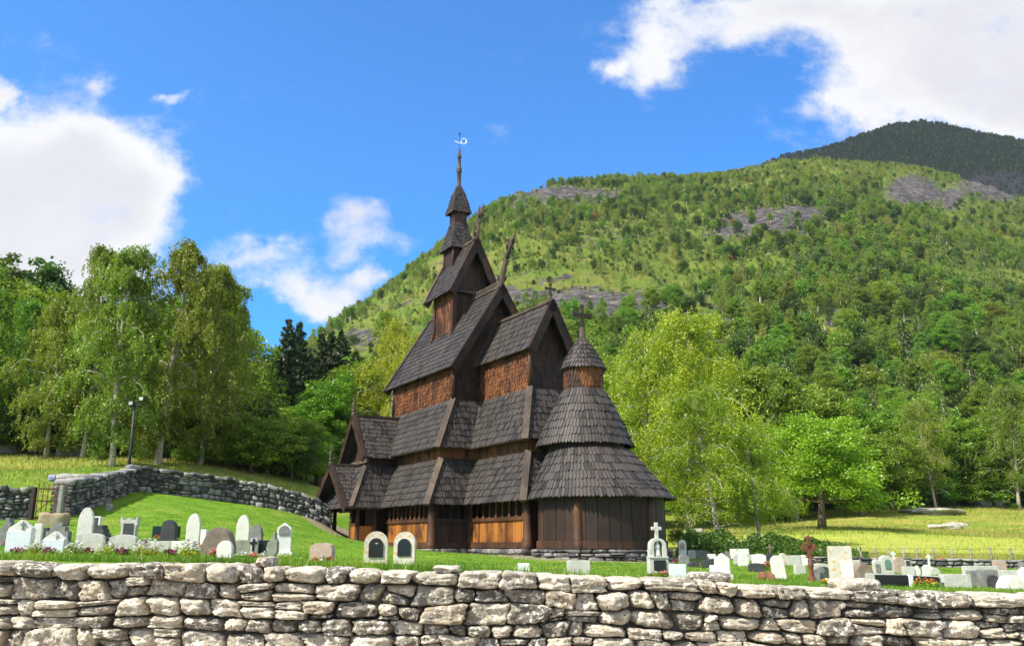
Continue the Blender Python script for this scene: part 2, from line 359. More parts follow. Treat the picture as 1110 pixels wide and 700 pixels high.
def path_wall(name,pts,hts,ch,cw,seed,label,thick=.6,gap=.02,res=4,cat='stone wall'):
    """pts: list of (px,py_base,D); hts: heights at the points"""
    r=random.Random(seed)
    P=np.array([U(*p)[:2] for p in pts]); seg=np.r_[0,np.cumsum(np.linalg.norm(np.diff(P,axis=0),axis=1))]; L=seg[-1]
    hm=max(hts)
    def at(s): 
        s=min(max(s,0),L); return np.array([np.interp(s,seg,P[:,0]),np.interp(s,seg,P[:,1])]),np.interp(s,seg,hts)
    S=np.linspace(0,L,200); PP=np.array([at(s)[0] for s in S]); ZZ=zt(PP[:,0],PP[:,1])
    root=empty(name,(P[0][0],P[0][1],float(ZZ[0])),0,label,cat)
    nr=[]
    for s in S:
        a=at(s-.3)[0]; b=at(s+.3)[0]; t=(b-a)/np.linalg.norm(b-a); n=np.array([t[1],-t[0]])
        if n@(-at(s)[0])<0: n=-n
        nr.append(n)
    nr=np.array(nr)
    def mp(s,t,d):
        q,h=at(s); z=np.interp(s,S,ZZ)-.1; n=np.array([np.interp(s,S,nr[:,0]),np.interp(s,S,nr[:,1])])
        h=h*(1+.13*mnoise.noise((s*.9,seed,0))+.1*mnoise.noise((s*2.7,seed,5)))
        q=q+n*d; return (q[0]-P[0][0],q[1]-P[0][1],z+t*(h+.1)/hm-ZZ[0])
    cells=[c for c in wall_cells(L,hm,ch,cw,r,.04,.3)]
    mb=wall_mesh(cells,res,r,gap,thick,mp,.06,.03,.05)
    c=MB(); ii=np.linspace(0,199,60).astype(int); V=[]
    for i in ii:
        for t in(0,.9):
            for d in(-thick*.3,thick*.3): V.append(mp(S[i],hm*t,d))
    c.add(V,[(4*a+p_,4*a+q_,4*a+4+q_,4*a+4+p_) for a in range(len(ii)-1) for p_,q_ in((0,2),(2,3),(3,1))]+[(0,1,3,2)]+[(len(V)-4,len(V)-2,len(V)-1,len(V)-3)])
    c.build('core_fill',M['earth'],root)
    mb.build('stonework',M['slatestone'],root,True)
    return root
path_wall('dry_stone_wall',[(-120,566,31),(-40,564,31.6),(33,561.5,32.6)],[1.25,1.25,1.15],(.12,.3),(.14,.42),21,'dark stone wall stretch to the left of the rusty gate',.7)
path_wall('dry_stone_wall',[(63,560,33),(100,547,37),(137,531.5,41)],[1.42,1.25,1.05],(.12,.3),(.14,.42),22,'shaded dark stone wall running uphill from the gate to the corner',.7)
path_wall('dry_stone_wall',[(135,531.5,41.3),(200,537,43),(250,545,45),(300,552,45.5),(360,561,46.3)],[1.2,1.15,1.2,1.15,1.1],(.1,.29),(.16,.52),23,'grey slate stone wall across the slope behind the white gravestones',.7)
path_wall('dry_stone_wall',[(740,604,47),(850,609,41.5),(910,611,38.5),(1000,614,36),(1120,617,35)],[.22,.22,.3,.36,.3],(.06,.14),(.16,.5),24,'low ruined stone wall behind the graves in front of the fence posts',.6)
# ------------------------------------------------------------------ stave church (local: x east, y north, z up from its ground)
K=dict(vL=5.42,vM=4.41,vT=2.89,vR=3.28,cL=3.14,cM=2.28,cT=1.11,cR=1.43,uL=6.35,uM=5.45,uT=4.28,uR=4.93,wL=6.71,wM=5.71,wT=4.41,wR=5.05,xL=12.45,xM=11.27,xT=9.87,xR=10.42,pE=-.02,pS=7.25,pc=-3.08,pv=5.95,pUE=-.98,tu=-.31,tl=1.91,tv=1.82,tw=1.31,twv=1.3,axL=14.48,rL=3.48,axM=13.26,rM=2.41,rD=1.0)
K={k:v*CHS for k,v in K.items()}
ZG=-.45
def H(h): return h*CHS-ZG
hL,hM,hT,hR,hRi,hC,hCr=[H(x) for x in (2.13,5.31,8.27,10.1,15.39,10.32,13.08)]
hLt=H(4.72)
church=empty('stave_church',(CH0[0],CH0[1],ZG),CHA-math.pi/2,'tall dark timber stave church with tiered shingle roofs, dragon heads and a spire','church')
crng=random.Random(3)
v3=lambda *a: np.array(a,float)
def unit(a): return a/np.linalg.norm(a)
def shingles(mb,E0,E1,T0,T1,w=.125,ex=.34,t=.024,tip=.07,lift=.034,out=None,deck=True):
    E0,E1,T0,T1=[np.asarray(q,float) for q in (E0,E1,T0,T1)]
    exv=unit(E1-E0); up=(T0+T1)/2-(E0+E1)/2; up=up-exv*(up@exv); ln=np.linalg.norm(up); up/=ln
    n=np.cross(exv,up)
    if out is not None and n@np.asarray(out)<0: n=-n
    flip=np.cross(exv,up)@n<0
    W=np.linalg.norm(E1-E0); a0=((T0-E0)@exv)/ln; a1=((T1-E1)@exv)/ln
    nr=max(1,round(ln/ex)); ex=ln/nr
    P=lambda x,s,z:E0+exv*x+up*s+n*z
    for i in range(-0,nr):
        s=i*ex; x0=a0*s; x1=W+a1*s
        nn=max(1,round((x1-x0)/w)); ww=(x1-x0)/nn; off=.5*(i%2)
        for j in range(-1,nn+1):
            xa=x0+(j+off)*ww+crng.uniform(-.012,.012); xb=xa+ww-.026
            if xb<=x0+.03 or xa>=x1-.03: continue
            db=crng.uniform(-.045,.03); lf=lift+crng.uniform(-.012,.022); st=s+ex*1.5
            def q(x,sv,z):
                lo,hi=a0*sv,W+a1*sv
                if lo>hi: lo=hi=(lo+hi)/2
                return P(min(max(x,lo),hi),sv,z)
            st=min(st,ln); xm=(xa+xb)/2
            Z=.012
            F=[q(xa,s+db,lf+t),q(xm,s+db-tip,lf+t),q(xb,s+db,lf+t),q(xb,st,Z),q(xa,st,Z),q(xa,s+db,lf),q(xm,s+db-tip,lf),q(xb,s+db,lf)]
            fs=[(0,1,2,3,4),(5,6,1,0),(6,7,2,1),(5,0,4),(7,3,2)]
            mb.add(F,[f[::-1] for f in fs] if flip else fs)
    if deck:
        th=.05; D0=[E0,E1,T1,T0]; mb.add([d-n*.002 for d in D0]+[d-n*th for d in D0],[(0,1,2,3),(7,6,5,4),(0,4,5,1),(1,5,6,2),(2,6,7,3),(3,7,4,0)])
def cone_shingles(mb,c0,r0,z0,c1,r1,z1,w=.15,ex=.34,t=.024,tip=.07,lift=.034,bow=0.,ang=(0,2*math.pi),deck=True):
    c0,c1=np.array(c0,float),np.array(c1,float)
    ln=math.hypot(r0-r1,z1-z0); nr=max(1,round(ln/ex))
    def P(th,f,z):
        c=c0+(c1-c0)*f; r=r0+(r1-r0)*f+bow*math.sin(math.pi*min(max(f,0),1)); zz=z0+(z1-z0)*f
        nx=(z1-z0)/ln; nz=(r0-r1)/ln
        return v3(c[0]+(r+z*nx)*math.cos(th),c[1]+(r+z*nx)*math.sin(th),zz+z*nz)
    for i in range(nr):
        f=i/nr; rr=r0+(r1-r0)*f; nn=max(5,round(rr*(ang[1]-ang[0])/w)); dth=(ang[1]-ang[0])/nn
        for j in range(nn):
            ta=ang[0]+(j+.5*(i%2))*dth; tb=ta+dth*.86; tm=(ta+tb)/2
            db=crng.uniform(-.045,.03)/ln; lf=lift+crng.uniform(-.012,.022); ft=min(1,f+1.5/nr)
            F=[P(ta,f+db,lf+t),P(tm,f+db-tip/ln,lf+t),P(tb,f+db,lf+t),P(tb,ft,.012),P(ta,ft,.012),P(ta,f+db,lf),P(tm,f+db-tip/ln,lf),P(tb,f+db,lf)]
            mb.add(F,[(0,1,2,3,4),(5,6,1,0),(6,7,2,1),(5,0,4),(7,3,2)])
    if deck:
        n=48; m=5; V=[P(ang[0]+(ang[1]-ang[0])*k/n,i/m,-.004) for i in range(m+1) for k in range(n+1)]+[P(ang[0]+(ang[1]-ang[0])*k/n,i/m,-.06) for i in range(m+1) for k in range(n+1)]
        o=(m+1)*(n+1); fs=[]
        for i in range(m):
            for k in range(n):
                a=i*(n+1)+k; fs.append((a,a+1,a+n+2,a+n+1)); fs.append((o+a,o+a+n+1,o+a+n+2,o+a+1))
        for k in range(n): fs.append((k,o+k,o+k+1,k+1))
        mb.add(V,fs)
def planks(mb,A,B,z0,z1,w=.24,t=.05,out=1,ztop=None):
    """vertical boards from A to B (2D); ztop(f) gives the top height along f"""
    A,B=np.array(A,float),np.array(B,float); L=np.linalg.norm(B-A); d=(B-A)/L; n=np.array([d[1],-d[0]])*out
    k=max(1,round(L/w)); x=0
    ws=np.array([crng.uniform(.8,1.2) for _ in range(k)]); ws*=L/ws.sum()
    for q in ws:
        a,b=x+.006,x+q-.006; x+=q; dp=t+crng.uniform(-.012,.012)
        za=zb=z1
        if ztop: za,zb=ztop(a/L),ztop(b/L)
        P=[]
        for off in(dp,0):
            for s,z in((a,z0),(b,z0),(b,zb),(a,za)):
                p=A+d*s+n*off; P.append((p[0],p[1],z))
        mb.add(P,[(0,1,2,3),(4,7,6,5),(0,4,5,1),(1,5,6,2),(2,6,7,3),(3,7,4,0)])
def part(mb,name,mat,parent=None,smooth=False,**k): return mb.build(name,M[mat] if isinstance(mat,str) else mat,parent or church,smooth,**k)
k=K
# --- plan corner helpers
def rect_tier(sv,su,sw,cv,cx):  # nave half width, nave east, nave west, chancel half width, chancel east
    return dict(NE=(su,sv),SE=(su,-sv),SW=(-sw,-sv),NW=(-sw,sv),iS=(su,-cv),iN=(su,cv),CS=(cx,-cv),CN=(cx,cv))
ins=.5*CHS
T_L=rect_tier(k['vL'],k['uL'],k['wL'],k['cL'],k['xL'])
T_Lt=rect_tier(k['vM']-ins,k['uM']-ins,k['wM']-ins,k['cM']-ins,k['xM']-ins)
T_M=rect_tier(k['vM'],k['uM'],k['wM'],k['cM'],k['xM'])
T_T=rect_tier(k['vT'],k['uT'],k['wT'],k['cT'],k['xT'])
def tier_roof(name,lo,zl,hi,zh,hipname='hip_board'):
    mb=MB(); p=lambda q,z:(q[0],q[1],z)
    for a,b,o in(('SW','SE',(0,-1,0)),('SE','iS',(1,0,0)),('iS','CS',(0,-1,0)),('CS','CN',(1,0,0)),('CN','iN',(0,1,0)),('iN','NE',(1,0,0)),('NE','NW',(0,1,0)),('NW','SW',(-1,0,0))):
        shingles(mb,p(lo[a],zl),p(lo[b],zl),p(hi[a],zh),p(hi[b],zh),out=np.array(o)+np.array([0,0,.4]))
    root=part(mb,name,'shingle')
    for c in('SE','CS','SW','NE'):
        h=MB(); A=v3(*lo[c],zl); B=v3(*hi[c],zh); oc=unit(v3(1 if c in('SE','CS','NE') else -1,-1 if c!='NE' else 1,.5))
        h.beam(A+oc*.02-.1*unit(B-A),B+oc*.02,.3,.13,up=oc); part(h,hipname,'board',root)
    for c in('iS',):
        h=MB(); A=v3(*lo[c],zl); B=v3(*hi[c],zh); oc=unit(v3(1,-1,.5))
        h.beam(A-oc*.0,B-oc*.0,.16,.09,up=oc); part(h,'valley_board','board',root)
    return root
tier_roof('ambulatory_roof',T_L,hL,T_Lt,hLt)
tier_roof('aisle_roof',T_M,hM,T_T,hT)
# --- aisle wall strip under the second eave
for a,b in(('SW','SE'),('SE','iS'),('iS','CS'),('CS','CN'),('iN','NE')):
    mb=MB(); planks(mb,T_Lt[a],T_Lt[b],hLt-.15,hM+.55,.3,.05); part(mb,'aisle_wall','shingle_brown')
# --- rafter ends below the second eave
mb=MB()
for a,b,n in(('SW','SE',(0,-1)),('iS','CS',(0,-1)),('SE','iS',(1,0))):
    A,B=np.array(T_M[a]),np.array(T_M[b]); L=np.linalg.norm(B-A)
    mb.beam((*A,hM-.03),(*B,hM-.03),.07,.09)
part(mb,'eave_beam','plank_dark')
# --- lower walls
wi=.62*CHS
W=rect_tier(k['vL']-wi,k['uL']-wi,k['wL']-wi,k['cL']-wi,k['xL']-wi)
Z0,Z1,Z2,Z3,Z4=.3,.56,1.46,1.62,2.75
def baluster(mb,x,y,z0,z1,r=.05):
    h=z1-z0; mb.lathe([(r*1.5,0),(r*1.5,.04),(r*.8,.07),(r*.62,h*.35),(r*.75,h*.5),(r*1.25,h*.52),(r*1.25,h*.55),(r*.7,h*.58),(r*.6,h*.8),(r*1.3,h*.95),(r*1.6,h)],(x,y,z0),8)
def side_wall(A,B,mat,n_bal,nm='ambulatory_wall'):
    A,B=np.array(A,float),np.array(B,float); d=unit(B-A); n=np.array([d[1],-d[0]]); L=np.linalg.norm(B-A)
    s=MB(); planks(s,A,B,Z1,Z2,.21,.05); w=part(s,nm,mat)
    dk='plank_black' if mat=='plank_black' else 'post'
    s=MB(); a=A+n*.05; b=B+n*.05; s.beam((*a,(Z0+Z1)/2),(*b,(Z0+Z1)/2),.2,Z1-Z0-.005); part(s,'sill_beam',dk,w)
    s=MB(); s.beam((*a,(Z2+Z3)/2),(*b,(Z2+Z3)/2),.16,Z3-Z2-.005); part(s,'rail',dk,w)
    s=MB(); a=A-n*.02; b=B-n*.02; s.beam((*a,2.62),(*b,2.62),.14,.3); part(s,'top_beam','plank_dark',w)
    for i in range(n_bal):
        f=(i+.5)/n_bal; q=A+(B-A)*f+n*.03
        s=MB(); baluster(s,q[0],q[1],Z3-.002,2.28,.055); part(s,'baluster','shingle_brown' if dk=='post' else dk,w,True)
    # round arches between balusters
    s=MB(); step=L/n_bal
    for i in range(n_bal+1):
        f=i/n_bal
    for i in range(n_bal-1):
        f0,f1=(i+.5)/n_bal,(i+1.5)/n_bal; m=(f0+f1)/2; rr=step*.5-.05
        pts=[]
        for t in np.linspace(0,math.pi,9): pts.append((m*L-rr*math.cos(t),2.26+rr*.9*math.sin(t)))
        poly=[(f0*L+.001,2.28)]+pts+[(f1*L-.001,2.28),(f1*L-.001,2.48),(f0*L+.001,2.48)]
        for (xa,za),(xb,zb) in zip(pts[:-1],pts[1:]):
            P=[]
            for o in(.05,-.02):
                for x,z in((xa,za),(xb,zb),(xb,2.49),(xa,2.49)):
                    q=A+d*x+n*o; P.append((q[0],q[1],z))
            s.add(P,[(0,1,2,3),(0,4,5,1)])
    part(s,'arch_board','plank_dark',w)
side_wall((k['pE']-.2,W['SW'][1]),W['SE'],'plank_orange',10)
side_wall(W['SE'],W['iS'],'plank_black',5)
side_wall(W['iS'],W['CS'],'plank_orange',9)
side_wall(W['SW'],(k['pc']*2-k['pE']+.2,W['SW'][1]),'plank_dark',2)
s=MB()
for a,b in(('CS','CN'),('CN','iN'),('iN','NE'),('NE','NW'),('NW','SW')): planks(s,W[a],W[b],Z0,Z4,.26,.05)
part(s,'ambulatory_wall','plank_dark')
# inner stave wall and floor (seen through the arcade)
s=MB()
for a,b in(('SW','SE'),('SE','iS'),('iS','CS'),('CN','iN'),('iN','NE'),('NE','NW'),('NW','SW')): planks(s,T_Lt[a],T_Lt[b],.2,hLt,.3,.06)
part(s,'inner_wall','plank_black')
s=MB(); s.box((0,0,.32),(2*k['uL']-2*wi-.3,2*k['vL']-2*wi-.2,.08)); s.box(((k['uL']+k['xL'])/2-.3,0,.326),(k['xL']-k['uL']-.2,2*k['cL']-2*wi-.2,.08)); part(s,'floor_boards','plank_black')
# corner posts
def post(x,y,r=.2,z1=2.75,z0=.02):
    s=MB(); s.lathe([(r*1.25,z0),(r*1.25,z0+.5),(r*1.1,z0+.54),(r*1.18,z0+.6),(r*1.02,z0+.66),(r*.92,1.6),(r*.86,z1)],(x,y,0),18); return part(s,'corner_post','post',None,True)
for c in('SE','CS','iS','NE','SW'): post(*W[c],.2 if c!='iS' else .12)
# --- foundation
def found(A,B,name='foundation'):
    A,B=np.array(A,float),np.array(B,float); d=unit(B-A); n=np.array([d[1],-d[0]]); L=np.linalg.norm(B-A); r=random.Random(int(L*1000))
    def mp(s_,t,dd): q=A+d*s_+n*(dd+.12); return (q[0],q[1],t-.18)
    return wall_mesh(wall_cells(L,.46,(.13,.22),(.2,.55),r,.04,.2),4,r,.02,.4,mp,.07,.03)
for a,b in((('px',W['SW'][1]),'SE'),('SE','iS'),('iS','CS')):
    A=W[a] if isinstance(a,str) else (k['pE']-.2,a[1]); part(found(A,W[b]),'foundation','foundation',None,True)
# --- apse
cL0=(k['axL'],0); rw=k['rL']-.5*CHS
s=MB(); n=34
for i in range(n):
    t0,t1=[-math.pi+.18+(2*math.pi-.36)*q/n for q in(i,i+1)]
    A=(cL0[0]+rw*math.cos(t0),rw*math.sin(t0)); B=(cL0[0]+rw*math.cos(t1),rw*math.sin(t1))
    planks(s,A,B,Z1-.05,2.75,.6,.05,1)
aw=part(s,'apse_wall','plank_dark')
s=MB(); s.lathe([(rw-.06,.02),(rw-.06,2.6)],(cL0[0],0,0),40); part(s,'inner_wall','plank_black')
s=MB()
for i in range(n):
    t0,t1=[-math.pi+.18+(2*math.pi-.36)*q/n for q in(i,i+1)]
    s.beam((cL0[0]+(rw+.03)*math.cos(t0),(rw+.03)*math.sin(t0),(Z0+Z1)/2+.02),(cL0[0]+(rw+.03)*math.cos(t1),(rw+.03)*math.sin(t1),(Z0+Z1)/2+.02),.2,Z1-Z0+.04)
part(s,'sill_beam','post',aw)
for t in(-1.0,.2,1.35): post(cL0[0]+(rw+.02)*math.cos(t),(rw+.02)*math.sin(t),.19,2.42)
r_=random.Random(9)
def mpa(s_,t,dd): th=-2.9+s_/rw; return (cL0[0]+(rw+.12+dd)*math.cos(th),(rw+.12+dd)*math.sin(th),t-.18)
part(wall_mesh(wall_cells(rw*4.6,.46,(.13,.24),(.22,.6),r_,.04,.15),4,r_,.02,.4,mpa,.07,.03),'foundation','foundation',None,True)
s=MB(); cone_shingles(s,cL0,k['rL'],hL,(k['axM']+.3,0),2.0*CHS,H(4.55),.15,.38,tip=.08); part(s,'apse_lower_roof','shingle')
s=MB(); s.lathe([(2.0*CHS-.1,H(4.2)),(2.0*CHS-.1,H(5.4))],(k['axM']+.1,0,0),40); part(s,'apse_upper_wall','plank_dark',None)
s=MB(); cone_shingles(s,(k['axM'],0),k['rM'],H(4.77),(k['axM'],0),1.04*CHS,H(7.62),.14,.36,bow=.06,tip=.075); part(s,'apse_upper_roof','shingle')
s=MB(); cone_shingles(s,(k['axM'],0),.99*CHS,H(7.5),(k['axM'],0),.97*CHS,H(8.95),.14,.26,lift=.015); part(s,'apse_turret_wall','shingle_brown')
s=MB(); cone_shingles(s,(k['axM'],0),1.13*CHS,H(8.72),(k['axM'],0),.05,H(10.5),.13,.26,bow=.07); tr=part(s,'apse_turret_roof','shingle')
def cross(x,y,z,h,w,t,ax=0):
    """wooden cross; arms along local y (faces east)"""
    s=MB(); s.lathe([(t*1.6,0),(t*1.1,h*.35),(t*1.5,h*.38)],(x,y,z),10)
    s.box((x,y,z+h*.68),(t*.9,t*1.5,h*.64)); s.box((x,y,z+h*.72),(t*.92,w,t*1.6))
    for q in(-1,1): s.box((x,y+q*w/2,z+h*.72),(t*.95,t*1.1,t*2.3))
    s.box((x,y,z+h),(t*.95,t*2.3,t*1.1)); return s
part(cross(k['axM'],0,H(10.4),1.75*CHS,1.15*CHS,.1),'wooden_cross','board',tr)
# --- clerestory walls of nave
def swall(name,A,B,z0,z1,out,mat='shingle_brown',w=.12,ex=.2):
    s=MB(); shingles(s,(*A,z0),(*B,z0),(*A,z1),(*B,z1),w,ex,.024,.075,.02,(*out,0)); return part(s,name,mat)
swall('clerestory_wall',T_T['SW'],T_T['SE'],hT-.1,hR+.42,(0,-1))
swall('clerestory_wall',T_T['NE'],T_T['NW'],hT-.1,hR+.42,(0,1))
slope=(hRi-hR)/k['vR']
def gable(name,u,v,z0,zr,sl,out,mat,w=.16,ex=.28):
    zc=zr-sl*v-.06
    s=MB(); shingles(s,(u,-v,z0),(u,v,z0),(u,-v,zc),(u,v,zc),w,ex,.018,.05,.012,(out,0,0)); shingles(s,(u,-v,zc),(u,v,zc),(u,-.03,zr-.1),(u,.03,zr-.1),w,ex,.018,.05,.012,(out,0,0)); return part(s,name,mat)
gable('nave_gable_wall',k['uT'],k['vT'],hT-.1,hRi,slope,1,'plank_dark'); gable('nave_gable_wall',-k['wT'],k['vT'],hT-.1,hRi,slope,-1,'plank_dark')
def pos_post(name,x,y,z0,z1,r,mat='post'):
    s=MB(); s.lathe([(r,z0),(r,z1)],(x,y,0),10); return part(s,name,mat,None,True)
for x in(k['uT'],-k['wT']): pos_post('clerestory_corner_post',x,-k['vT'],hT-.05,hR+.5,.12)
# --- roofs with gables
def gable_roof(name,u0,u1,ve,ze,zr,w=.125,ex=.36,barge=True,ridge_crest=True,both=True):
    s=MB()
    for sg in(-1,1): shingles(s,(u0,sg*ve,ze),(u1,sg*ve,ze),(u0,0,zr),(u1,0,zr),w,ex,out=(0,sg,.3))
    root=part(s,name,'shingle')
    for u,du in((u1,1),(u0,-1)):
        for sg in(-1,1):
            b=MB(); E=v3(u,sg*ve,ze); T=v3(u,0,zr); L=np.linalg.norm(T-E); d=(T-E)/L; nseg=max(5,round(L/.55))
            nrm=unit(np.cross(d,v3(1,0,0))); nrm=nrm if nrm[2]>0 else -nrm
            for i in range(nseg):
                a=E-d*.12+d*(L+.12)*i/nseg; bb=E-d*.12+d*(L+.12)*(i+1.12)/nseg
                c=(a+bb)/2+v3(du*(.05+.012*(i%2)),0,0)-nrm*.12+nrm*.03*(1 if i%2 else 0)
                b.box(c,(np.linalg.norm(bb-a),.1,.40),[d,v3(1,0,0),nrm])
            b.box((E+T)/2+v3(du*.02,0,0)+nrm*.09,(L+.16,.26,.06),[d,v3(1,0,0),nrm])
            part(b,'barge_board','plank_dark' if du>0 else 'board',root)
    s=MB(); s.beam((u0-.02,0,zr+.06),(u1+.02,0,zr+.06),.2,.14)
    if ridge_crest:
        n_=int((u1-u0)/.17)
        for i in range(n_):
            x=u0+(i+.5)*(u1-u0)/n_; s.box((x,0,zr+.24),(.1,.07,.26)); 
        s.beam((u0,0,zr+.36),(u1,0,zr+.36),.08,.06)
    part(s,'ridge_crest','board',root); return root
nr_=gable_roof('nave_roof',-k['wR'],k['uR'],k['vR'],hR,hRi)
cr_=gable_roof('chancel_roof',k['uT']-.05,k['xR'],k['cR'],hC,hCr,ridge_crest=False)
csl=(hCr-hC)/k['cR']
swall('chancel_upper_wall',(k['uT'],-k['cT']),(k['xT'],-k['cT']),hT-.1,hC+.4,(0,-1),w=.12,ex=.2)
swall('chancel_upper_wall',(k['uT'],k['cT']),(k['xT'],k['cT']),hT-.1,hC+.4,(0,1))
gable('chancel_gable_wall',k['xT'],k['cT'],hT-.1,hCr,csl,1,'plank_dark',.13,.24)
pos_post('clerestory_corner_post',k['xT'],-k['cT'],hT-.05,hC+.45,.1)
part(cross(k['xR']-.1,0,hCr+.05,1.0*CHS,.62*CHS,.07),'wooden_cross','board',cr_)
def dragon(u,z,pts,parent,sc=CHS,sgn=1):
    s=MB(); P=np.array([(u+sgn*a*sc,0,z+b*sc) for a,b in pts]); n_=len(P)
    rad=np.interp(np.linspace(0,1,n_),[0,.3,.62,.84,1],[.27,.2,.14,.22,.06])*1.0
    s.tube(P,rad,8)
    V=s.v[0]; V[:,1]*=.6
    for i in range(1,n_-1):    # carved crest along the back of the neck
        d=unit(P[i+1]-P[i-1]); b=v3(-d[2],0,d[0])*(1 if sgn>0 else -1)
        s.prism([P[i]-d*.14,P[i]+d*.14,P[i]+b*.34+d*.1],(0,.05,0))
        s.prism([P[i]-d*.14,P[i]+d*.14,P[i]-b*.3+d*.12],(0,.03,0))
    rd=random.Random(int(abs(u)*100))
    for i in range(1,n_-1):    # ears, tongues and curls standing off the carved head
        d=unit(P[i+1]-P[i-1])
        for q in range(2):
            a_=rd.uniform(0,6.28); o_=unit(v3(math.cos(a_)*abs(d[2])+.3*sgn,math.sin(a_)*.9,-d[0]*math.cos(a_)))
            L=rd.uniform(.22,.38); r0_=rad[i]*.45
            s.tube([P[i]+d*rd.uniform(-.1,.15),P[i]+o_*L*.55+d*L*.25,P[i]+o_*L*.8+d*L*.85],[r0_,r0_*.8,.02],5)
    h=part(s,'dragon_head','board',parent)
    return P
def dragon_part(u,z,pts,parent,sgn=1):
    P=dragon(u,z,pts,parent,CHS,sgn)
    s=MB(); a=P[-3]; d=unit(P[-1]-P[-3]); b=v3(-d[2],0,d[0])*sgn
    s.tube([a+d*.02,a+d*.2+b*.28,a+d*.62+b*.5],[.1,.075,.02],6); s.tube([P[-1]-d*.1,P[-1]+b*.1+d*.05,P[-1]+b*.16+d*.02],[.04,.035,.015],6)
    part(s,'dragon_jaw','board',parent)
dragon_part(k['uR'],hRi-.1,[(-.25,0),(-.05,.5),(.15,.95),(.32,1.4),(.55,1.85),(.85,2.25),(1.2,2.65),(1.6,3.1)],nr_)
# --- ridge turret
tu,tl,tv,tw,twv=k['tu'],k['tl'],k['tv'],k['tw'],k['twv']; hTe,hTr=H(15.8),H(19.52)
tz0=hRi-slope*twv-.35
for A,B,o,m_ in(((tu-tw,-twv),(tu+tw,-twv),1,'shingle_brown'),((tu+tw,-twv),(tu+tw,twv),1,'plank_dark'),((tu-tw,twv),(tu+tw,twv),-1,'plank_dark'),((tu-tw,-twv),(tu-tw,twv),-1,'plank_dark')):
    s=MB(); planks(s,A,B,tz0,hTe+.6,.28,.05,o); part(s,'turret_wall',m_)
for sx in(-1,1):
    for sy in(-1,1):
        s=MB(); x,y=tu+sx*tw,sy*twv; z1=hTe+.3; zb=tz0-.25
        s.add([(x-.13,y-.13,zb),(x+.13,y-.13,zb),(x+.13,y+.13,zb),(x-.13,y+.13,zb),(x-.11,y-.11,z1),(x+.11,y-.11,z1),(x+.11,y+.11,z1),(x-.11,y+.11,z1)],[(3,2,1,0),(4,5,6,7),(0,1,5,4),(1,2,6,5),(2,3,7,6),(3,0,4,7)])
        s.add([(x+sx*.02-.14,y+sy*.02-.14,zb+.9),(x+sx*.02+.14,y+sy*.02-.14,zb+.9),(x+sx*.02+.14,y+sy*.02+.14,zb+.9),(x+sx*.02-.14,y+sy*.02+.14,zb+.9),(x+sx*.22-.16,y+sy*.3-.16,zb-.5),(x+sx*.22+.16,y+sy*.3-.16,zb-.5),(x+sx*.22+.16,y+sy*.3+.16,zb-.5),(x+sx*.22-.16,y+sy*.3+.16,zb-.5)],[(0,1,2,3),(7,6,5,4),(0,4,5,1),(1,5,6,2),(2,6,7,3),(3,7,4,0)])
        part(s,'turret_post','post')
tsl=(hTr-hTe)/tv
s=MB(); planks(s,(tu+tw-.02,-twv),(tu+tw-.02,twv),hTe+.05,0,.26,.07,1,ztop=lambda f: hTr-tsl*abs(f*2-1)*twv-.12); part(s,'turret_gable_wall','plank_dark')
for a,b in((-.1,.1),):
    s=MB(); s.beam((tu+tw+.2,-twv*.9,hTe+.12),(tu+tw+.2,twv*.9,hTe+.12),.12,.16); s.beam((tu+tw+.22,0,hTe-.75),(tu+tw+.22,0,hTe+.4),.12,.12,up=(1,0,0)); part(s,'turret_cross_beam','board')
tr_=gable_roof('turret_roof',tu-tl,tu+tl,tv,hTe,hTr,.14,.28,ridge_crest=False)
dragon_part(tu+tl,hTr-.1,[(-.2,0),(-.05,.4),(.1,.8),(.22,1.15),(.4,1.5),(.62,1.85),(.9,2.25)],tr_)
dragon_part(tu-tl,hTr-.1,[(.1,0),(.1,.25),(.22,.5),(.4,.7),(.6,.85)],tr_,-1)
# --- lantern and spire
su=-1.1*CHS
def sq_shingle(mb,w0,z0,w1,z1,w=.12,ex=.22,tip=.06):
    for o,a in((( 0,-1),0),((1,0),1),((0,1),2),((-1,0),3)):
        c=[(-1,-1),(1,-1),(1,1),(-1,1)]; A,B=c[a],c[(a+1)%4]
        shingles(mb,(su+A[0]*w0,A[1]*w0,z0),(su+B[0]*w0,B[1]*w0,z0),(su+A[0]*w1,A[1]*w1,z1),(su+B[0]*w1,B[1]*w1,z1),w,ex,.018,tip,.02,(*o,.2))
lw=.64*CHS
s=MB()
for A,B in(((-1,-1),(1,-1)),((1,-1),(1,1)),((1,1),(-1,1)),((-1,1),(-1,-1))): planks(s,(su+A[0]*lw,A[1]*lw),(su+B[0]*lw,B[1]*lw),H(18.0),H(20.2),.22,.03)
part(s,'lantern_wall','plank_dark')
for sx in(-1,1):
    for sy in(-1,1): 
        s=MB(); s.lathe([(.085,H(17.9)),(.07,H(19.0)),(.085,H(20.0))],(su+sx*lw*1.06,sy*lw*1.06,0),8); part(s,'lantern_post','post',None,True)
s=MB(); b=[(.93,19.5),(.76,20.1),(.62,20.7),(.5,21.25),(.44,21.5)]
for (w0,z0),(w1,z1) in zip(b[:-1],b[1:]): sq_shingle(s,w0*CHS,H(z0),w1*CHS,H(z1))
part(s,'lantern_roof','shingle')
s=MB(); nw=.42*CHS
for A,B in(((-1,-1),(1,-1)),((1,-1),(1,1)),((1,1),(-1,1)),((-1,1),(-1,-1))): planks(s,(su+A[0]*nw,A[1]*nw),(su+B[0]*nw,B[1]*nw),H(21.3),H(22.6),.17,.03)
part(s,'spire_neck','post')
s=MB(); b=[(.66,22.25),(.54,22.9),(.37,23.6),(.13,24.35)]
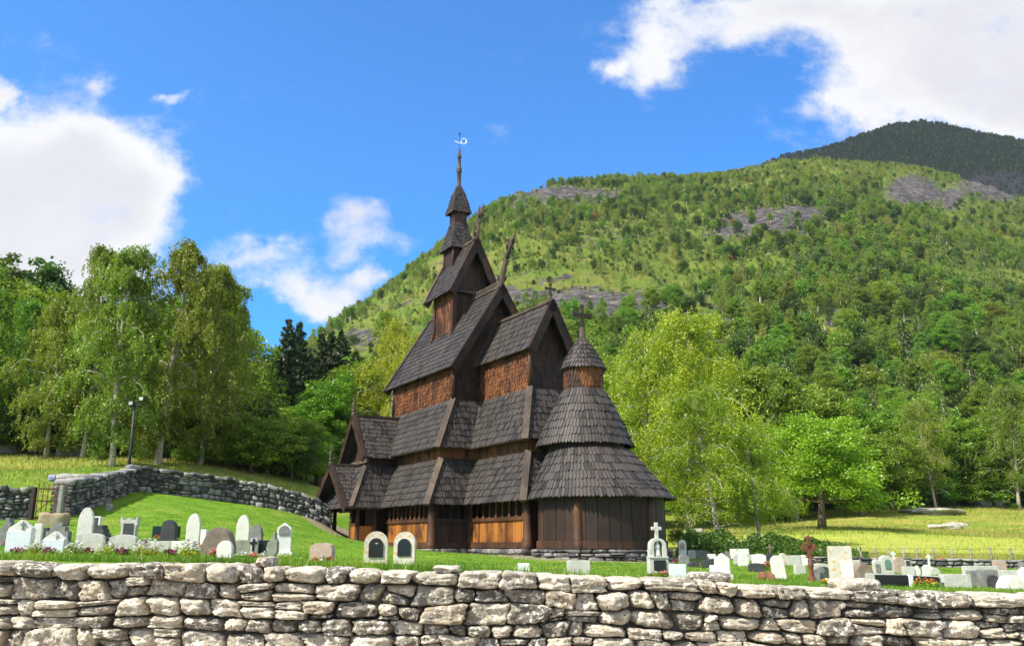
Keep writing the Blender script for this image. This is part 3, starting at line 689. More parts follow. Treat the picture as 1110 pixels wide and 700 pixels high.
for (w0,z0),(w1,z1) in zip(b[:-1],b[1:]): sq_shingle(s,w0*CHS,H(z0),w1*CHS,H(z1))
part(s,'spire_cap','shingle')
s=MB(); hb=H(24.2); ht=H(27.25)
s.lathe([(.16,hb),(.17,hb+.1),(.12,hb+.2),(.125,hb+1.0),(.17,hb+1.05),(.17,hb+1.12),(.12,hb+1.15),(.17,hb+1.2),(.165,hb+1.25),(.12,hb+1.3),(.085,hb+1.95),(.14,hb+2.0),(.14,hb+2.06),(.08,hb+2.1),(.11,hb+2.18),(.075,hb+2.25),(.05,ht)],(su,0,0),12)
sp=part(s,'spire_pole','board',None,True)
s=MB(); z=ht; s.tube([(su,0,z-.1),(su,0,z+.95)],[.018,.014],6)
part(s,'vane_rod','iron',sp)
s=MB(); ph=[(-.28,.32),(-.2,.42),(-.12,.36),(-.02,.3),(.08,.34),(.1,.5),(.2,.62),(.34,.6),(.42,.46),(.36,.28),(.22,.2),(.05,.18),(-.1,.22),(-.2,.3)]
ang=.5+math.pi/2-CHA+math.pi*.0
ax=v3(math.cos(R(59)),math.sin(R(59)),0)
pp=[v3(su,0,z+.1)+ax*a*.85+v3(0,0,1)*b*.95 for a,b in ph]
q_=lambda a,b: v3(su,0,z+.1)+ax*a*.95+v3(0,0,1)*b*1.05
s.tube([q_(-.32,.3),q_(-.26,.38),q_(-.16,.3),q_(-.02,.24),q_(.12,.22)],[.015,.035,.032,.042,.03],6)
s.tube([q_(.1+.17*(1-math.cos(t)),.36-.17*math.sin(t)*1.05) for t in np.linspace(-.2,5.6,18)],[.03]*18,6,True)
part(s,'weather_vane','vane',sp)
s=MB(); s.box((su,0,z+.93),(.03,.03,.3)); s.beam(v3(su,0,z+.97)-ax*.1,v3(su,0,z+.97)+ax*.1,.03,.035); part(s,'vane_cross','iron',sp)
# --- south porch
pE,pS,pc,pv,pUE=k['pE'],k['pS'],k['pc'],k['pv'],k['pUE']; pW=2*pc-pE; hu=pUE-pc; hPe,hP=H(5.15),H(7.92)
s=MB(); ii=1.25*CHS; pt=H(4.65)
shingles(s,(pE,-pS,hL),(pE,-k['vL']+.3,hL),(pE-ii,-pS+ii,pt),(pE-ii,-3.6*CHS,pt),out=(1,0,.3))
shingles(s,(pW,-pS,hL),(pW,-k['vL']+.3,hL),(pW+ii,-pS+ii,pt),(pW+ii,-3.6*CHS,pt),out=(-1,0,.3))
shingles(s,(pW,-pS,hL),(pE,-pS,hL),(pW+ii,-pS+ii,pt),(pE-ii,-pS+ii,pt),out=(0,-1,.3))
pr=part(s,'porch_lower_roof','shingle')
h=MB(); A=v3(pE,-pS,hL); B=v3(pE-ii,-pS+ii,pt); oc=unit(v3(1,-1,.5)); h.beam(A+oc*.02,B+oc*.02,.24,.13,up=oc); part(h,'hip_board','board',pr)
def ns_gable(name,c,hw,yf,yb,ze,zr,parent=None,over=.22,crest=None):
    s=MB()
    for sg in(-1,1): shingles(s,(c+sg*hw,yf-over,ze),(c+sg*hw,yb,ze),(c,yf-over,zr),(c,yb,zr),.15,.3,out=(sg,0,.3))
    root=part(s,name,'shingle',parent)
    for sg in(-1,1):
        b=MB(); E=v3(c+sg*hw,yf-over,ze); T=v3(c,yf-over,zr); L=np.linalg.norm(T-E); d=(T-E)/L; nrm=unit(np.cross(d,v3(0,1,0))); nrm=nrm if nrm[2]>0 else -nrm
        ns_=max(4,round(L/.45))
        for i in range(ns_):
            a=E-d*.1+d*(L+.1)*i/ns_; bb=E-d*.1+d*(L+.1)*(i+1.12)/ns_
            b.box((a+bb)/2+v3(0,-.05-.012*(i%2),0)-nrm*.08,(np.linalg.norm(bb-a),.09,.32),[d,v3(0,1,0),nrm])
        b.box((E+T)/2+nrm*.08,(L+.1,.22,.05),[d,v3(0,1,0),nrm])
        part(b,'barge_board','plank_dark',root)
    b=MB(); b.beam((c,yf-over,zr+.05),(c,yb,zr+.05),.18,.12); part(b,'ridge_board','board',root)
    b=MB(); y=yf-over-.03; b.lathe([(.1,0),(.12,.12),(.06,.2),(.1,.3),(.055,.38),(.09,.62),(.05,.72),(.03,1.15)],(c,y,zr+.0),8); b.box((c,y,zr+.68),(.4,.06,.08)); part(b,'finial','board',root)
    return root
ns_gable('porch_upper_roof',pc,hu,-pv,-2.9*CHS,hPe,hP)
s=MB(); q=1.55*CHS; psl=(hP-hPe)/hu; yv=-pv+.35
planks(s,(pc-q,yv),(pc+q,yv),pt-.5,0,.26,.05,1,ztop=lambda f: hP-psl*abs(f*2-1)*q-.1)
part(s,'porch_gable_wall','plank_dark')
s=MB(); planks(s,(pc+q,yv),(pc+q,-3.0*CHS),pt-.5,hPe+.5,.26,.05,1); part(s,'porch_upper_wall','plank_dark'); s=MB(); planks(s,(pc-q,yv),(pc-q,-3.0*CHS),pt-.5,hPe+.5,.26,.05,-1); part(s,'porch_upper_wall','plank_dark')
for zz in (hPe-.12,): 
    s=MB(); s.beam((pc-q,yv-.1,zz),(pc+q,yv-.1,zz),.12,.16); part(s,'porch_beam','board')
ga=H(4.75)
ns_gable('porch_front_gable',pc,(pE-pW)/2*.97,-pS,-pS+2.2*CHS,hL-.05,ga,over=.25)
xs=[pE-.5,pE-1.35,pW+1.35,pW+.5]
for x in xs:
    s=MB(); s.lathe([(.15,.1),(.15,.5),(.12,.55),(.14,.62),(.11,.68),(.105,1.5),(.14,1.55),(.1,1.62),(.1,2.4)],(x,-pS+.55,0),12); part(s,'porch_post','post',None,True)
for y in(-pS+1.5,):
    s=MB(); s.lathe([(.13,.1),(.13,.5),(.11,.55),(.105,2.5)],(pE-.5,y,0),12); part(s,'porch_post','post',None,True)
for (A,B) in(((pE-1.35,-pS+.55),(pE-.5,-pS+.55)),((pW+.5,-pS+.55),(pW+1.35,-pS+.55))):
    s=MB(); planks(s,A,B,.35,1.35,.2,.05); w=part(s,'porch_panel','plank_orange')
    s2=MB(); s2.beam((*A,1.42),(*B,1.42),.14,.14); part(s2,'rail','post',w)
s=MB(); planks(s,(pE-.5,-pS+.55),(pE-.5,-pS+1.5),.35,1.35,.2,.05); part(s,'porch_panel','plank_orange')
s=MB(); s.beam((pW+.4,-pS+.55,.26),(pE-.4,-pS+.55,.26),.2,.2); s.beam((pE-.5,-pS+.5,.262),(pE-.5,-k['vL'],.262),.2,.2); part(s,'sill_beam','plank_orange')
s=MB(); s.box((pc,(-pS-k['vL'])/2+.5,.12),(pE-pW-.8,2.2,.2)); part(s,'porch_floor','board')
s=MB(); s.box((pc,-k['vL']+wi+.12,1.35),(1.3,.08,2.0)); s.box((pc,-k['vL']+wi+.06,1.6),(1.7,.06,2.5)); part(s,'church_door','plank_black')
part(found((pW+.4,-pS+.55),(pE-.4,-pS+.55)),'foundation','foundation',None,True); part(found((pE-.5,-pS+.55),(pE-.5,-k['vL']+wi)),'foundation','foundation',None,True)
# ------------------------------------------------------------------ foliage
def leaves(pts,size,seed,droop=.0,asp=.55,sv=.35,up=.0):
    """one small rhombic leaf (folded quad) per point"""
    r=np.random.default_rng(seed); n=len(pts); pts=np.asarray(pts)
    a=r.normal(size=(n,3)); a[:,2]=a[:,2]*(.6)-droop; a/=np.linalg.norm(a,axis=1)[:,None]
    q=r.normal(size=(n,3)); q[:,2]+=up; b=np.cross(a,q); b/=np.linalg.norm(b,axis=1)[:,None]
    s=size*(1+sv*r.uniform(-1,1,n))[:,None]
    V=np.stack([pts-a*s*.5,pts+b*s*asp*.5,pts+a*s*.5,pts-b*s*asp*.5],1).reshape(-1,3)
    return V,np.arange(4*n).reshape(-1,4)
def curve(P0,d0,L,droop,n=6,wig=.05,r=None):
    t=np.linspace(0,1,n); P=P0+np.outer(t*L,d0); P[:,2]-=droop*L*t**2.2
    if r is not None: P[1:]+=r.normal(size=(n-1,3))*wig*L*t[1:,None]
    return P
def mk_tree(kind,seed,h,rad,nleaf,leaf,bark,leafmat,lean=0):
    """returns (trunk mesh, crown mesh, height)"""
    r=np.random.default_rng(seed); mb=MB(); pts=[]
    if kind=='spruce':
        mb.tube([(0,0,-.3),(0,0,h*.5),(0,0,h)],[h*.016,h*.01,.02],7)
        z=h*.08
        while z<h*.99:
            f=(z-h*.08)/(h*.92); L0=rad*(1-f)**.85*(.9+.2*r.random())+.12; nb=int(9-4*f)
            for k in range(nb):
                az=r.uniform(0,6.28); L=L0*r.uniform(.75,1.12); d=np.array([math.cos(az),math.sin(az),.12-.35*(1-f)])
                P=curve(np.array([0,0,z]),d,L,.12-.25*(f>.8),5)
                m=max(6,int(L*26)); t=r.uniform(.12,1,m)**.8; q=np.stack([np.interp(t,np.linspace(0,1,5),P[:,i]) for i in range(3)],1)
                sd=np.array([-d[1],d[0],0]); q+=np.outer(r.uniform(-1,1,m)*(1-t*.75)*L*.28,sd); q[:,2]-=np.abs(r.normal(size=m))*.14
                pts.append(q)
            z+=h*.026*(1-.35*f)
        P=np.vstack(pts); V,Fq=leaves(P,leaf,seed,1.0,.42)
    elif kind in('birch','weeping'):
        # stems
        ns=1 if lean<9 else 2
        n=9; t=np.linspace(0,1,n); ph=r.uniform(0,6.28); wx=.035*h
        tr=np.stack([wx*np.sin(t*2.4+ph)-wx*math.sin(ph)+lean*t*h*.1,wx*np.cos(t*2.1+ph)*.7-wx*math.cos(ph)*.7,t*h*.97-.3*(t==0)],1)
        rd=h*.0125*(1-t)**.8+.018; rd[0]*=1.3; mb.tube(tr,rd,9)
        nb=int(44 if kind=='birch' else 52); per=nleaf//nb
        for k in range(nb):
            f=.09+.89*(k+r.random())/nb; base=np.array([np.interp(f,t,tr[:,i]) for i in range(3)]); az=k*2.4+r.uniform(-.5,.5)
            prof=(min(1,(f-.02)/.28)**.6)*(1-max(0,(f-.5)/.52))**(.62 if kind=='birch' else .36)
            L=rad*prof*r.uniform(.5,1.32)+.25; el=r.uniform(.35,.75)+.5*f
            d=np.array([math.cos(az)*math.cos(el),math.sin(az)*math.cos(el),math.sin(el)])
            L/=max(.5,math.cos(el)+.15)
            P=curve(base,d,L,.75 if kind=='birch' else .72,7,.035,r); tt=np.linspace(0,1,7)
            mb.tube(P,np.maximum(.012,h*.0045*(1-tt)*max(.3,prof)),4,False)
            m=per; nst=max(5,int(m/ (20 if kind=='birch' else 19)))
            ts=r.uniform(.18,1,nst)**.85; st=np.stack([np.interp(ts,tt,P[:,i]) for i in range(3)],1)
            st+=r.normal(size=(nst,3))*np.array([.16,.16,.10])*L*.55
            sl_=r.uniform(.3,1.0,nst)*(1.15 if kind=='birch' else 1.35)*(.5+.5*ts)*h/13
            li=m//nst
            u=(np.arange(li)+r.random((nst,li)))/li
            q=st[:,None,:]+np.zeros((nst,li,3)); q[:,:,2]-=u*sl_[:,None]; q[:,:,:2]+=(r.normal(size=(nst,1,2))*.22*u[:,:,None]**1.5)*(h/13); q+=r.normal(size=q.shape)*np.array([.065,.065,.05])*(h/13)
            pts.append(q.reshape(-1,3))
        P=np.vstack(pts); P=P[P[:,2]>h*(.03 if kind=='birch' else .17)+r.random(len(P))*h*(0 if kind=='birch' else .1)]; V,Fq=leaves(P,leaf,seed,.9)
    else:   # broadleaf
        th=h*(.30 if kind=='broad' else .2)
        n=6; t=np.linspace(0,1,n); tr=np.stack([.02*h*np.sin(t*3+seed),.02*h*np.cos(t*2+seed)-.02*h*math.cos(seed),t*h*.7-.3*(t==0)],1); tr[:,0]-=tr[0,0]
        rd=h*.024*(1-t)**.7+.03; rd[0]*=1.4; mb.tube(tr,rd,9)
        cl=[]; nb=int(15)
        for k in range(nb):
            f=r.uniform(.22,1) if k>3 else r.uniform(.7,1); base=np.array([np.interp(f,t,tr[:,i]) for i in range(3)]); az=k*2.4+r.uniform(-.4,.4); el=r.uniform(.1,.9)+.55*(f-.3)
            L=rad*r.uniform(.75,1.05)*(1.15-.45*f); d=np.array([math.cos(az)*math.cos(el),math.sin(az)*math.cos(el),math.sin(el)*1.1])
            P=curve(base,d,L,.12,6,.05,r); tt=np.linspace(0,1,6); mb.tube(P,np.maximum(.015,h*.008*(1-tt)+.01),5,False)
            for j in range(9):
                c=np.array([np.interp(r.uniform(.35,1.0),tt,P[:,i]) for i in range(3)])+r.normal(size=3)*rad*.2*np.array([1,1,.75]); cl.append(c)
        for j in range(52):
            az=r.uniform(0,6.28); ph=math.asin(r.uniform(-.75,1)); k_=r.uniform(.6,1.0); cl.append(np.array([math.cos(az)*math.cos(ph)*rad*.85*k_,math.sin(az)*math.cos(ph)*rad*.85*k_,h*.54+math.sin(ph)*h*.4*k_]))
        per=nleaf//len(cl)
        for c in cl:
            c[2]=max(c[2],h*.16); sz=rad*r.uniform(.1,.2); x=r.normal(size=(per,3)); x/=np.linalg.norm(x,axis=1)[:,None]; q=x*(r.random((per,1))**.45)*sz*np.array([1.25,1.25,.75])*1.25
            pts.append(c+q)
        P=np.vstack(pts); P=P[P[:,2]>h*.06]; V,Fq=leaves(P,leaf,seed,.25,.62,.35,.8)
    cm=npmesh('crown',V,Fq,4); cm.materials.append(leafmat)
    tv=np.vstack(mb.v); tm=bpy.data.meshes.new('trunk'); tm.from_pydata(tv.tolist(),[],mb.f); tm.materials.append(bark); tm.polygons.foreach_set('use_smooth',[True]*len(tm.polygons))
    top=float(np.percentile(V[:,2],99.7)); return tm,cm,top
def m_bark(name,c1,c2,bands):
    m,nt,b,o=newmat(name); N=NT(nt)
    f=N.noise(N.coord((3,3,9 if bands else 1.2)),1.6,5,.65); c=N.ramp(f,[(.36,c1),(.5,c2)])
    nt.links.new(c,b.inputs['Base Color']); b.inputs['Roughness'].default_value=.9
    nt.links.new(N.bump(f,.5,.04),b.inputs['Normal']); return m
bk_b=m_bark('birch_bark',(.07,.055,.045),(.5,.44,.38),True); bk_d=m_bark('dark_bark',(.035,.028,.02),(.13,.10,.075),False); bk_p=m_bark('pale_bark',(.25,.22,.18),(.6,.56,.5),True)
L_olive=m_leaf('olive_birch_leaf',[(.10,.165,.016),(.19,.275,.028),(.32,.395,.05)],.42)
L_bright=m_leaf('bright_birch_leaf',[(.15,.23,.012),(.29,.37,.022),(.45,.49,.035)],.42)
L_green=m_leaf('green_leaf',[(.08,.16,.015),(.165,.285,.024),(.27,.41,.038)],.42)
L_fresh=m_leaf('fresh_green_leaf',[(.09,.2,.013),(.17,.34,.022),(.27,.46,.035)],.42)
L_dark=m_leaf('dark_green_leaf',[(.035,.075,.012),(.065,.13,.017),(.12,.2,.025)],.35)
L_spruce=m_leaf('spruce_needle',[(.02,.046,.014),(.042,.082,.024),(.075,.125,.036)],.25)
PT={}
def proto(key,*a): PT[key]=mk_tree(*a)
proto('birch1','birch',1,13,3.6,46000,.15,bk_b,L_olive)
proto('birch2','birch',2,13,3.1,40000,.15,bk_b,L_olive,.25)
proto('birch3','birch',3,13,4.0,46000,.15,bk_b,L_olive,-.3)
proto('weep1','weeping',4,14,4.8,52000,.14,bk_b,L_bright)
proto('weep2','weeping',5,14,4.4,46000,.14,bk_b,L_bright,.2)
proto('broad1','low',6,10,4.6,42000,.2,bk_d,L_fresh)
proto('broad2','broad',7,11,3.7,34000,.2,bk_d,L_green)
proto('broad3','low',8,9,3.6,30000,.2,bk_d,L_green)
proto('bush','low',9,3,2.0,9000,.16,bk_d,L_fresh)
proto('spruce1','spruce',10,17,3.0,0,.42,bk_d,L_spruce)
proto('spruce2','spruce',12,15,2.3,0,.40,bk_d,L_spruce)
proto('pine','broad',13,12,3.0,12000,.26,bk_d,L_dark)
# ---- smaller trees for the slope
proto('slope1','birch',21,8,1.9,2600,.34,bk_p,L_green); proto('slope2','broad',22,8,2.5,2600,.38,bk_p,L_green); proto('slope3','birch',23,8,2.3,2600,.34,bk_p,L_bright); proto('slope4','low',24,7,2.7,2600,.38,bk_d,L_dark); proto('slope5','low',25,6,2.4,2000,.36,bk_d,m_leaf('ochre_shrub_leaf',[(.16,.13,.02),(.3,.22,.03),(.42,.28,.045)],.35))
def put_tree(key,X,Y,h,label,group,name='tree',cat='tree',mats=None,wide=1.0,rz=None,z=None,parts=('trunk','crown')):
    tm,cm,top=PT[key]; s=h/top; z=zt1(X,Y) if z is None else z
    e=empty(name,(X,Y,z-.05),random.uniform(0,6.28) if rz is None else rz,label,cat,group); e.scale=(s*wide,s*wide,s)
    for me,nm in((tm,parts[0]),(cm,parts[1])):
        o=bpy.data.objects.new(nm,me); COL.objects.link(o); o.parent=e
        if nm==parts[1] and mats: o.material_slots[0].link='OBJECT'; o.material_slots[0].material=mats
    return e
def tree_px(key,px,pyt,D,label,group=None,name='tree',mats=None,wide=1.0,rz=None,zb=None):
    X=U(px,pyt,D)[0]; 
    z=zt1(X,D) if zb is None else zb
    return put_tree(key,X,D,U(px,pyt,D)[2]-z,label,group,name,'tree',mats,wide,rz,z)
gB='birches behind the churchyard wall'
# big birches in front of the left wood
tree_px('birch1',150,268,50,'tall olive birch right behind the floodlight pole by the wall corner',gB,'birch_tree',rz=.4,wide=.85)
tree_px('birch3',196,262,53,'tallest birch of the left wood with a leaning pale trunk',gB,'birch_tree',rz=2.2,wide=.95)
tree_px('birch2',118,272,58,'slender birch top standing just left of the floodlight pole',gB,'birch_tree',rz=1.2,wide=.8)
tree_px('birch1',236,292,57,'broad drooping birch between the leaning birch and the spruces',gB,'birch_tree',rz=3.3,wide=.9)
tree_px('birch2',262,312,62,'birch whose drooping tips end the left wood next to the sky',gB,'birch_tree',rz=0,wide=.9)
tree_px('birch3',75,318,58,'dark stemmed birch above the wire fence on the left',gB,'birch_tree',rz=4.2)
tree_px('birch1',30,325,62,'birch above the rusty gate left of the dark stemmed birch',gB,'birch_tree',rz=5.2,mats=L_green)
tree_px('birch2',-8,315,58,'birch cut off by the left edge of the picture',gB,'birch_tree',rz=2.7,mats=L_green)
gW='trees of the left wood'
for i,(k_,px,py,D,m_) in enumerate([('broad2',5,300,82,L_green),('broad2',45,312,80,L_green),('broad3',90,330,76,L_green),('broad2',135,330,78,L_green),('broad2',178,318,80,L_green),('broad2',215,322,78,L_green),('broad3',250,350,72,L_green),('broad2',-40,300,80,L_green),('broad3',20,395,68,L_dark),('broad3',110,400,70,L_dark),('broad3',65,405,70,L_green),('broad3',190,410,66,L_dark),('broad3',240,415,64,L_green),('broad3',275,430,64,L_dark),('broad3',-30,380,66,L_dark),('broad2',-80,320,70,L_green),('broad2',-120,330,64,L_dark)]):
    tree_px(k_,px,py,D,'leafy green tree packed in the wood behind the left birches',gW,'tree',m_,1.15)
gP='dark pines topping the left wood'
for px,py,D in((12,276,95),(38,284,95),(58,300,97),(-15,280,96)): tree_px('pine',px,py,D,'dark pine top rising above the wood at the far left',gP,'pine_tree')
gS='spruces at the gap beside the church'
for (px,py,D,k_),lb in zip([(313,349,92,'spruce1'),(326,352,96,'spruce2'),(301,378,90,'spruce2'),(349,364,100,'spruce1'),(360,362,104,'spruce2'),(371,360,102,'spruce1'),(338,385,96,'spruce2'),(386,382,108,'spruce2')],
    ['tallest dark spruce at the gap between the left wood and the church','slim spruce close beside the tallest dark spruce','short spruce against the birch wood, first of the spruces','spruce left of the pair in front of the pale cliff','slim spruce of the pair in front of the pale cliff','spruce of the pair standing nearest the pale cliff','low spruce between the two spruce groups','small spruce nearest to the church, below the cliff']):
    tree_px(k_,px,py,D,lb,gS,'spruce_tree',wide=1.3)
gC='light green trees behind the south porch'
tree_px('broad2',352,408,72,'light green leafy tree left of the porch finial',gC,'tree',L_fresh,1.1)
tree_px('broad3',385,396,78,'light green bushy tree directly behind the porch gable',gC,'tree',L_fresh,1.1)
tree_px('weep2',425,348,74,'pale weeping birch rising behind the south porch roof',gC,'birch_tree',None,.9,1.)
tree_px('weep1',450,368,86,'pale birch touching the west edge of the nave roof',gC,'birch_tree',None,.8,4.)
tree_px('broad3',330,455,66,'low bright tree beside the spruces behind the stone wall',gC,'tree',L_fresh,1.2)
tree_px('broad3',410,440,90,'leafy tree filling the gap behind the porch ridge',gC,'tree',L_green,1.2)
gR='birches right of the church'
tree_px('weep1',733,338,57,'great pale weeping birch rising right beside the apse roofs',gR,'birch_tree',None,1.02,.7)
tree_px('weep2',771,418,50,'weeping birch with a mottled trunk among the white gravestones',gR,'birch_tree',None,1.35,2.6)
tree_px('weep2',690,362,60,'pale birch half hidden behind the apse cone roof',gR,'birch_tree',None,.8,5.)
tree_px('weep1',815,455,53,'low spreading birch whose branches hang towards the graves',gR,'birch_tree',None,1.05,3.7)
gM='trees around the meadow'
tree_px('broad1',880,452,78,'round fresh green tree alone in the meadow casting a shadow',gM,'tree',None,1.15,.3)
tree_px('weep2',1000,432,104,'birch with a forked dark trunk at the far edge of the meadow',gM,'birch_tree',L_olive,.9,1.9)
tree_px('weep1',1085,418,104,'wide olive birch by the rocks at the meadow edge on the right',gM,'birch_tree',L_olive,1.0,.2)
tree_px('weep1',1135,430,100,'olive birch cut off by the right edge of the picture',gM,'birch_tree',L_olive,1.0,3.2)
tree_px('birch2',850,405,100,'tall pale green tree behind the lone meadow tree',gM,'tree',L_green,1.2)
tree_px('broad2',820,395,104,'leafy tree between the weeping birches and the tall pale one',gM,'tree',L_green,1.2)
tree_px('broad3',925,465,98,'bushy green tree just right of the lone meadow tree',gM,'tree',L_green,1.2)
for px,py,D in((958,470,104),(1035,455,110),(915,430,112),(880,420,112),(1060,450,112),(975,430,114),(1115,455,112),(795,420,110),(640,400,95),(600,430,95),(560,440,95),(760,410,100),(690,430,90),(850,470,100)):
    tree_px(random.choice(['broad2','broad3']),px,py,D,'leafy tree in the dense row at the foot of the slope','trees at the foot of the slope','tree',random.choice([L_green,L_fresh,L_green,L_olive]),1.25)
for px,py,D,lb in((160,486,56,'bright green bush at the foot of the floodlight pole'),(205,478,56,'bright green bush under the leaning birch trunk'),(110,487,55,'yellow green bush beside the small wooden signpost'),(230,480,58,'green bush behind the middle of the slope wall'),(285,500,60,'green bush near the end of the left wood'),(320,500,62,'green bush at the foot of the short spruces'),(735,572,62,'low green bush beside the trunk of the great birch'),(185,470,60,'taller green bush between the two leaning trunks'),(1025,535,108,'green bush between the forked birch and the wide olive birch'),(955,540,108,'green bush left of the forked birch'),(1100,548,104,'bright bush below the wide olive birch')):
    X=U(px,py,D)[0]; put_tree('bush',X,D,max(.8,U(px,py,D)[2]-zt1(X,D)),lb,'bushes along the wood edges','bush','bush',random.choice([L_fresh,L_green]),1.2,parts=('stems','leaves'))
r=np.random.default_rng(15)
for i in range(70):
    px=r.uniform(-90,335); D=r.uniform(58,74); X=U(px,480,D)[0]
    put_tree('bush',X,D,r.uniform(2.4,5.),'dark leafy bush in the undergrowth of the left wood','undergrowth bushes of the left wood','bush','bush',[L_dark,L_green,L_olive][int(r.integers(3))],1.3,parts=('stems','leaves'))
for i in range(60):
    px=r.uniform(735,1140); D=r.uniform(106,116); X=U(px,480,D)[0]
    put_tree('bush',X,D,r.uniform(2.,4.6),'green bush along the far edge of the meadow','bushes along the far edge of the meadow','bush','bush',[L_green,L_green,L_fresh][int(r.integers(3))],1.4,parts=('stems','leaves'))
# ------------------------------------------------------------------ mountain
RID=[(-500,470,380),(0,440,380),(200,425,400),(300,408,420),(362,357,430),(400,327,450),(450,287,480),(520,236,520),(560,214,560),(600,204,600),(650,200,640),(700,198,680),(740,197,700),(800,189,740),(850,177,760),(900,178,780),(950,182,800),(1000,187,820),(1060,205,840),(1110,222,850),(1250,262,850),(1600,330,850)]
BRI=[(560,300,1300),(700,240,1300),(790,192,1320),(820,182,1330),(850,170,1340),(900,159,1350),(940,144,1360),(970,136,1360),(1000,132,1360),(1030,136,1360),(1060,143,1360),(1110,153,1360),(1200,180,1360),(1500,260,1360)]
def tau_eps(px,py):
    x,y,z=U(px,py,1.); return x,z
def ridge_tab(T): 
    q=np.array([(*tau_eps(a,b),c) for a,b,c in T]); return q
Rq,Bq=ridge_tab(RID),ridge_tab(BRI)
Y0=112.
def zmount(X,Y):
    tau=X/Y; dr=np.interp(tau,Rq[:,0],Rq[:,2]); er=np.interp(tau,Rq[:,0],Rq[:,1]); zr=er*dr
    t=np.clip((Y-Y0)/(dr-Y0),0,1); zb=np.interp(tau,[-.6,-.2,.0,.3,.6],[5.5,4.,3.,5.,5.])
    sh=.72*t+.28*(1-np.cos(t*math.pi))/2*1.0
    z=zb-1.2+(zr-zb)*sh
    z=z+(fbm(X,Y,.012,4,3)-.47)*34*t*(1-t)*2.2+(fbm(X,Y,.05,4,9)-.47)*9*np.minimum(1,t*4)*(1-t**6*.6)
    over=np.maximum(0,Y-dr); z=z-over*.5; bl=ss(Y,115,138); return z*bl+(1-bl)*(zt(X,np.minimum(Y,112.)).reshape(np.shape(X))-.4)
def zback(X,Y):
    tau=X/Y; dr=np.interp(tau,Bq[:,0],Bq[:,2]); er=np.interp(tau,Bq[:,0],Bq[:,1]); t=np.clip((Y-800)/(dr-800),0,1)
    z=120+(er*dr-120)*(.85*t+.15*t*t)+(fbm(X,Y,.012,4,5)-.47)*22*(1-t*.5); return z-np.maximum(0,Y-dr)*.5
ROCK=[(835,240,48,13,1.25),(870,232,25,10,1.1),(795,252,30,9,.9),(990,208,24,15,1.3),(1030,216,14,10,1.2),(1085,203,40,14,1.3),(600,212,45,9,1.1),(650,212,28,8,1.),(555,222,22,7,.6),(640,262,20,10,.55),(660,255,22,8,.5),(560,322,60,12,.9),(640,328,60,15,1.),(710,325,50,12,.85),(770,345,40,7,.75),(600,300,60,9,.5),(530,300,40,10,.45),(392,368,22,11,1.1),(370,372,14,8,.8),(905,345,9,10,.8),(775,335,14,7,.6),(820,300,10,6,.4),(880,225,18,8,.5),(430,330,40,8,.4),(945,370,12,8,.55),(1050,355,14,8,.5),(1060,445,10,8,.7),(1085,530,14,10,.5),(480,285,28,8,.35)]
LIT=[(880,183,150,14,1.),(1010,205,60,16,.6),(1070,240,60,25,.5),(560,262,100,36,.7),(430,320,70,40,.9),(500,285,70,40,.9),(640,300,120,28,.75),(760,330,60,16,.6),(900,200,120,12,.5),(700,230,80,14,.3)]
def mask(px,py,T): 
    m=np.zeros_like(px)
    for a,b,c,d,e in T: m=np.maximum(m,e*np.exp(-((px-a)/(c*1.25))**2-((py-b)/(d*1.2))**2))
    return m
def m_mount(name,bare=True,shade_cols=None):
    m,nt,b,o=newmat(name); N=NT(nt); co=N.coord()
    g=N.noise(co,.05,5,.65); fine=N.noise(co,.5,5,.7)
    am=N.n('ShaderNodeAttribute',attribute_name='mask'); s=N.n('ShaderNodeSeparateColor',{0:am.outputs['Color']})
    grass=N.ramp(N.math('ADD',N.math('MULTIPLY',g,.5),N.math('MULTIPLY',fine,.5)),[(.35,(.06,.10,.016)),(.52,(.13,.185,.028)),(.68,(.24,.24,.06))])
    if shade_cols: grass=N.ramp(N.math('ADD',N.math('MULTIPLY',g,.5),N.math('MULTIPLY',fine,.5)),[(.35,shade_cols[0]),(.65,shade_cols[1])])
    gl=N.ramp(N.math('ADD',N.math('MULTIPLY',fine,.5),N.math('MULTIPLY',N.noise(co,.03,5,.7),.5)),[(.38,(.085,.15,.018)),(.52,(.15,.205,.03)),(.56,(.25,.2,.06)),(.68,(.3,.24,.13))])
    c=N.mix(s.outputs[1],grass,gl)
    rk=N.ramp(N.noise(N.coord((1,1,3)),.22,6,.7),[(.38,(.035,.034,.04)),(.52,(.10,.092,.095)),(.68,(.26,.23,.205))])
    f=N.step(N.math('ADD',s.outputs[0],N.math('MULTIPLY',N.math('SUBTRACT',N.noise(N.coord((1,1,2.5)),.11,6,.75),.5),2.2)),.42,.56)
    c=N.mix(f,c,rk); nt.links.new(c,b.inputs['Base Color']); b.inputs['Roughness'].default_value=.95; b.inputs['Specular IOR Level'].default_value=.1
    nt.links.new(N.bump(N.math('ADD',N.noise(N.coord((1,1,2.5)),.3,6,.75),fine),.9,1.2),b.inputs['Normal']); return m
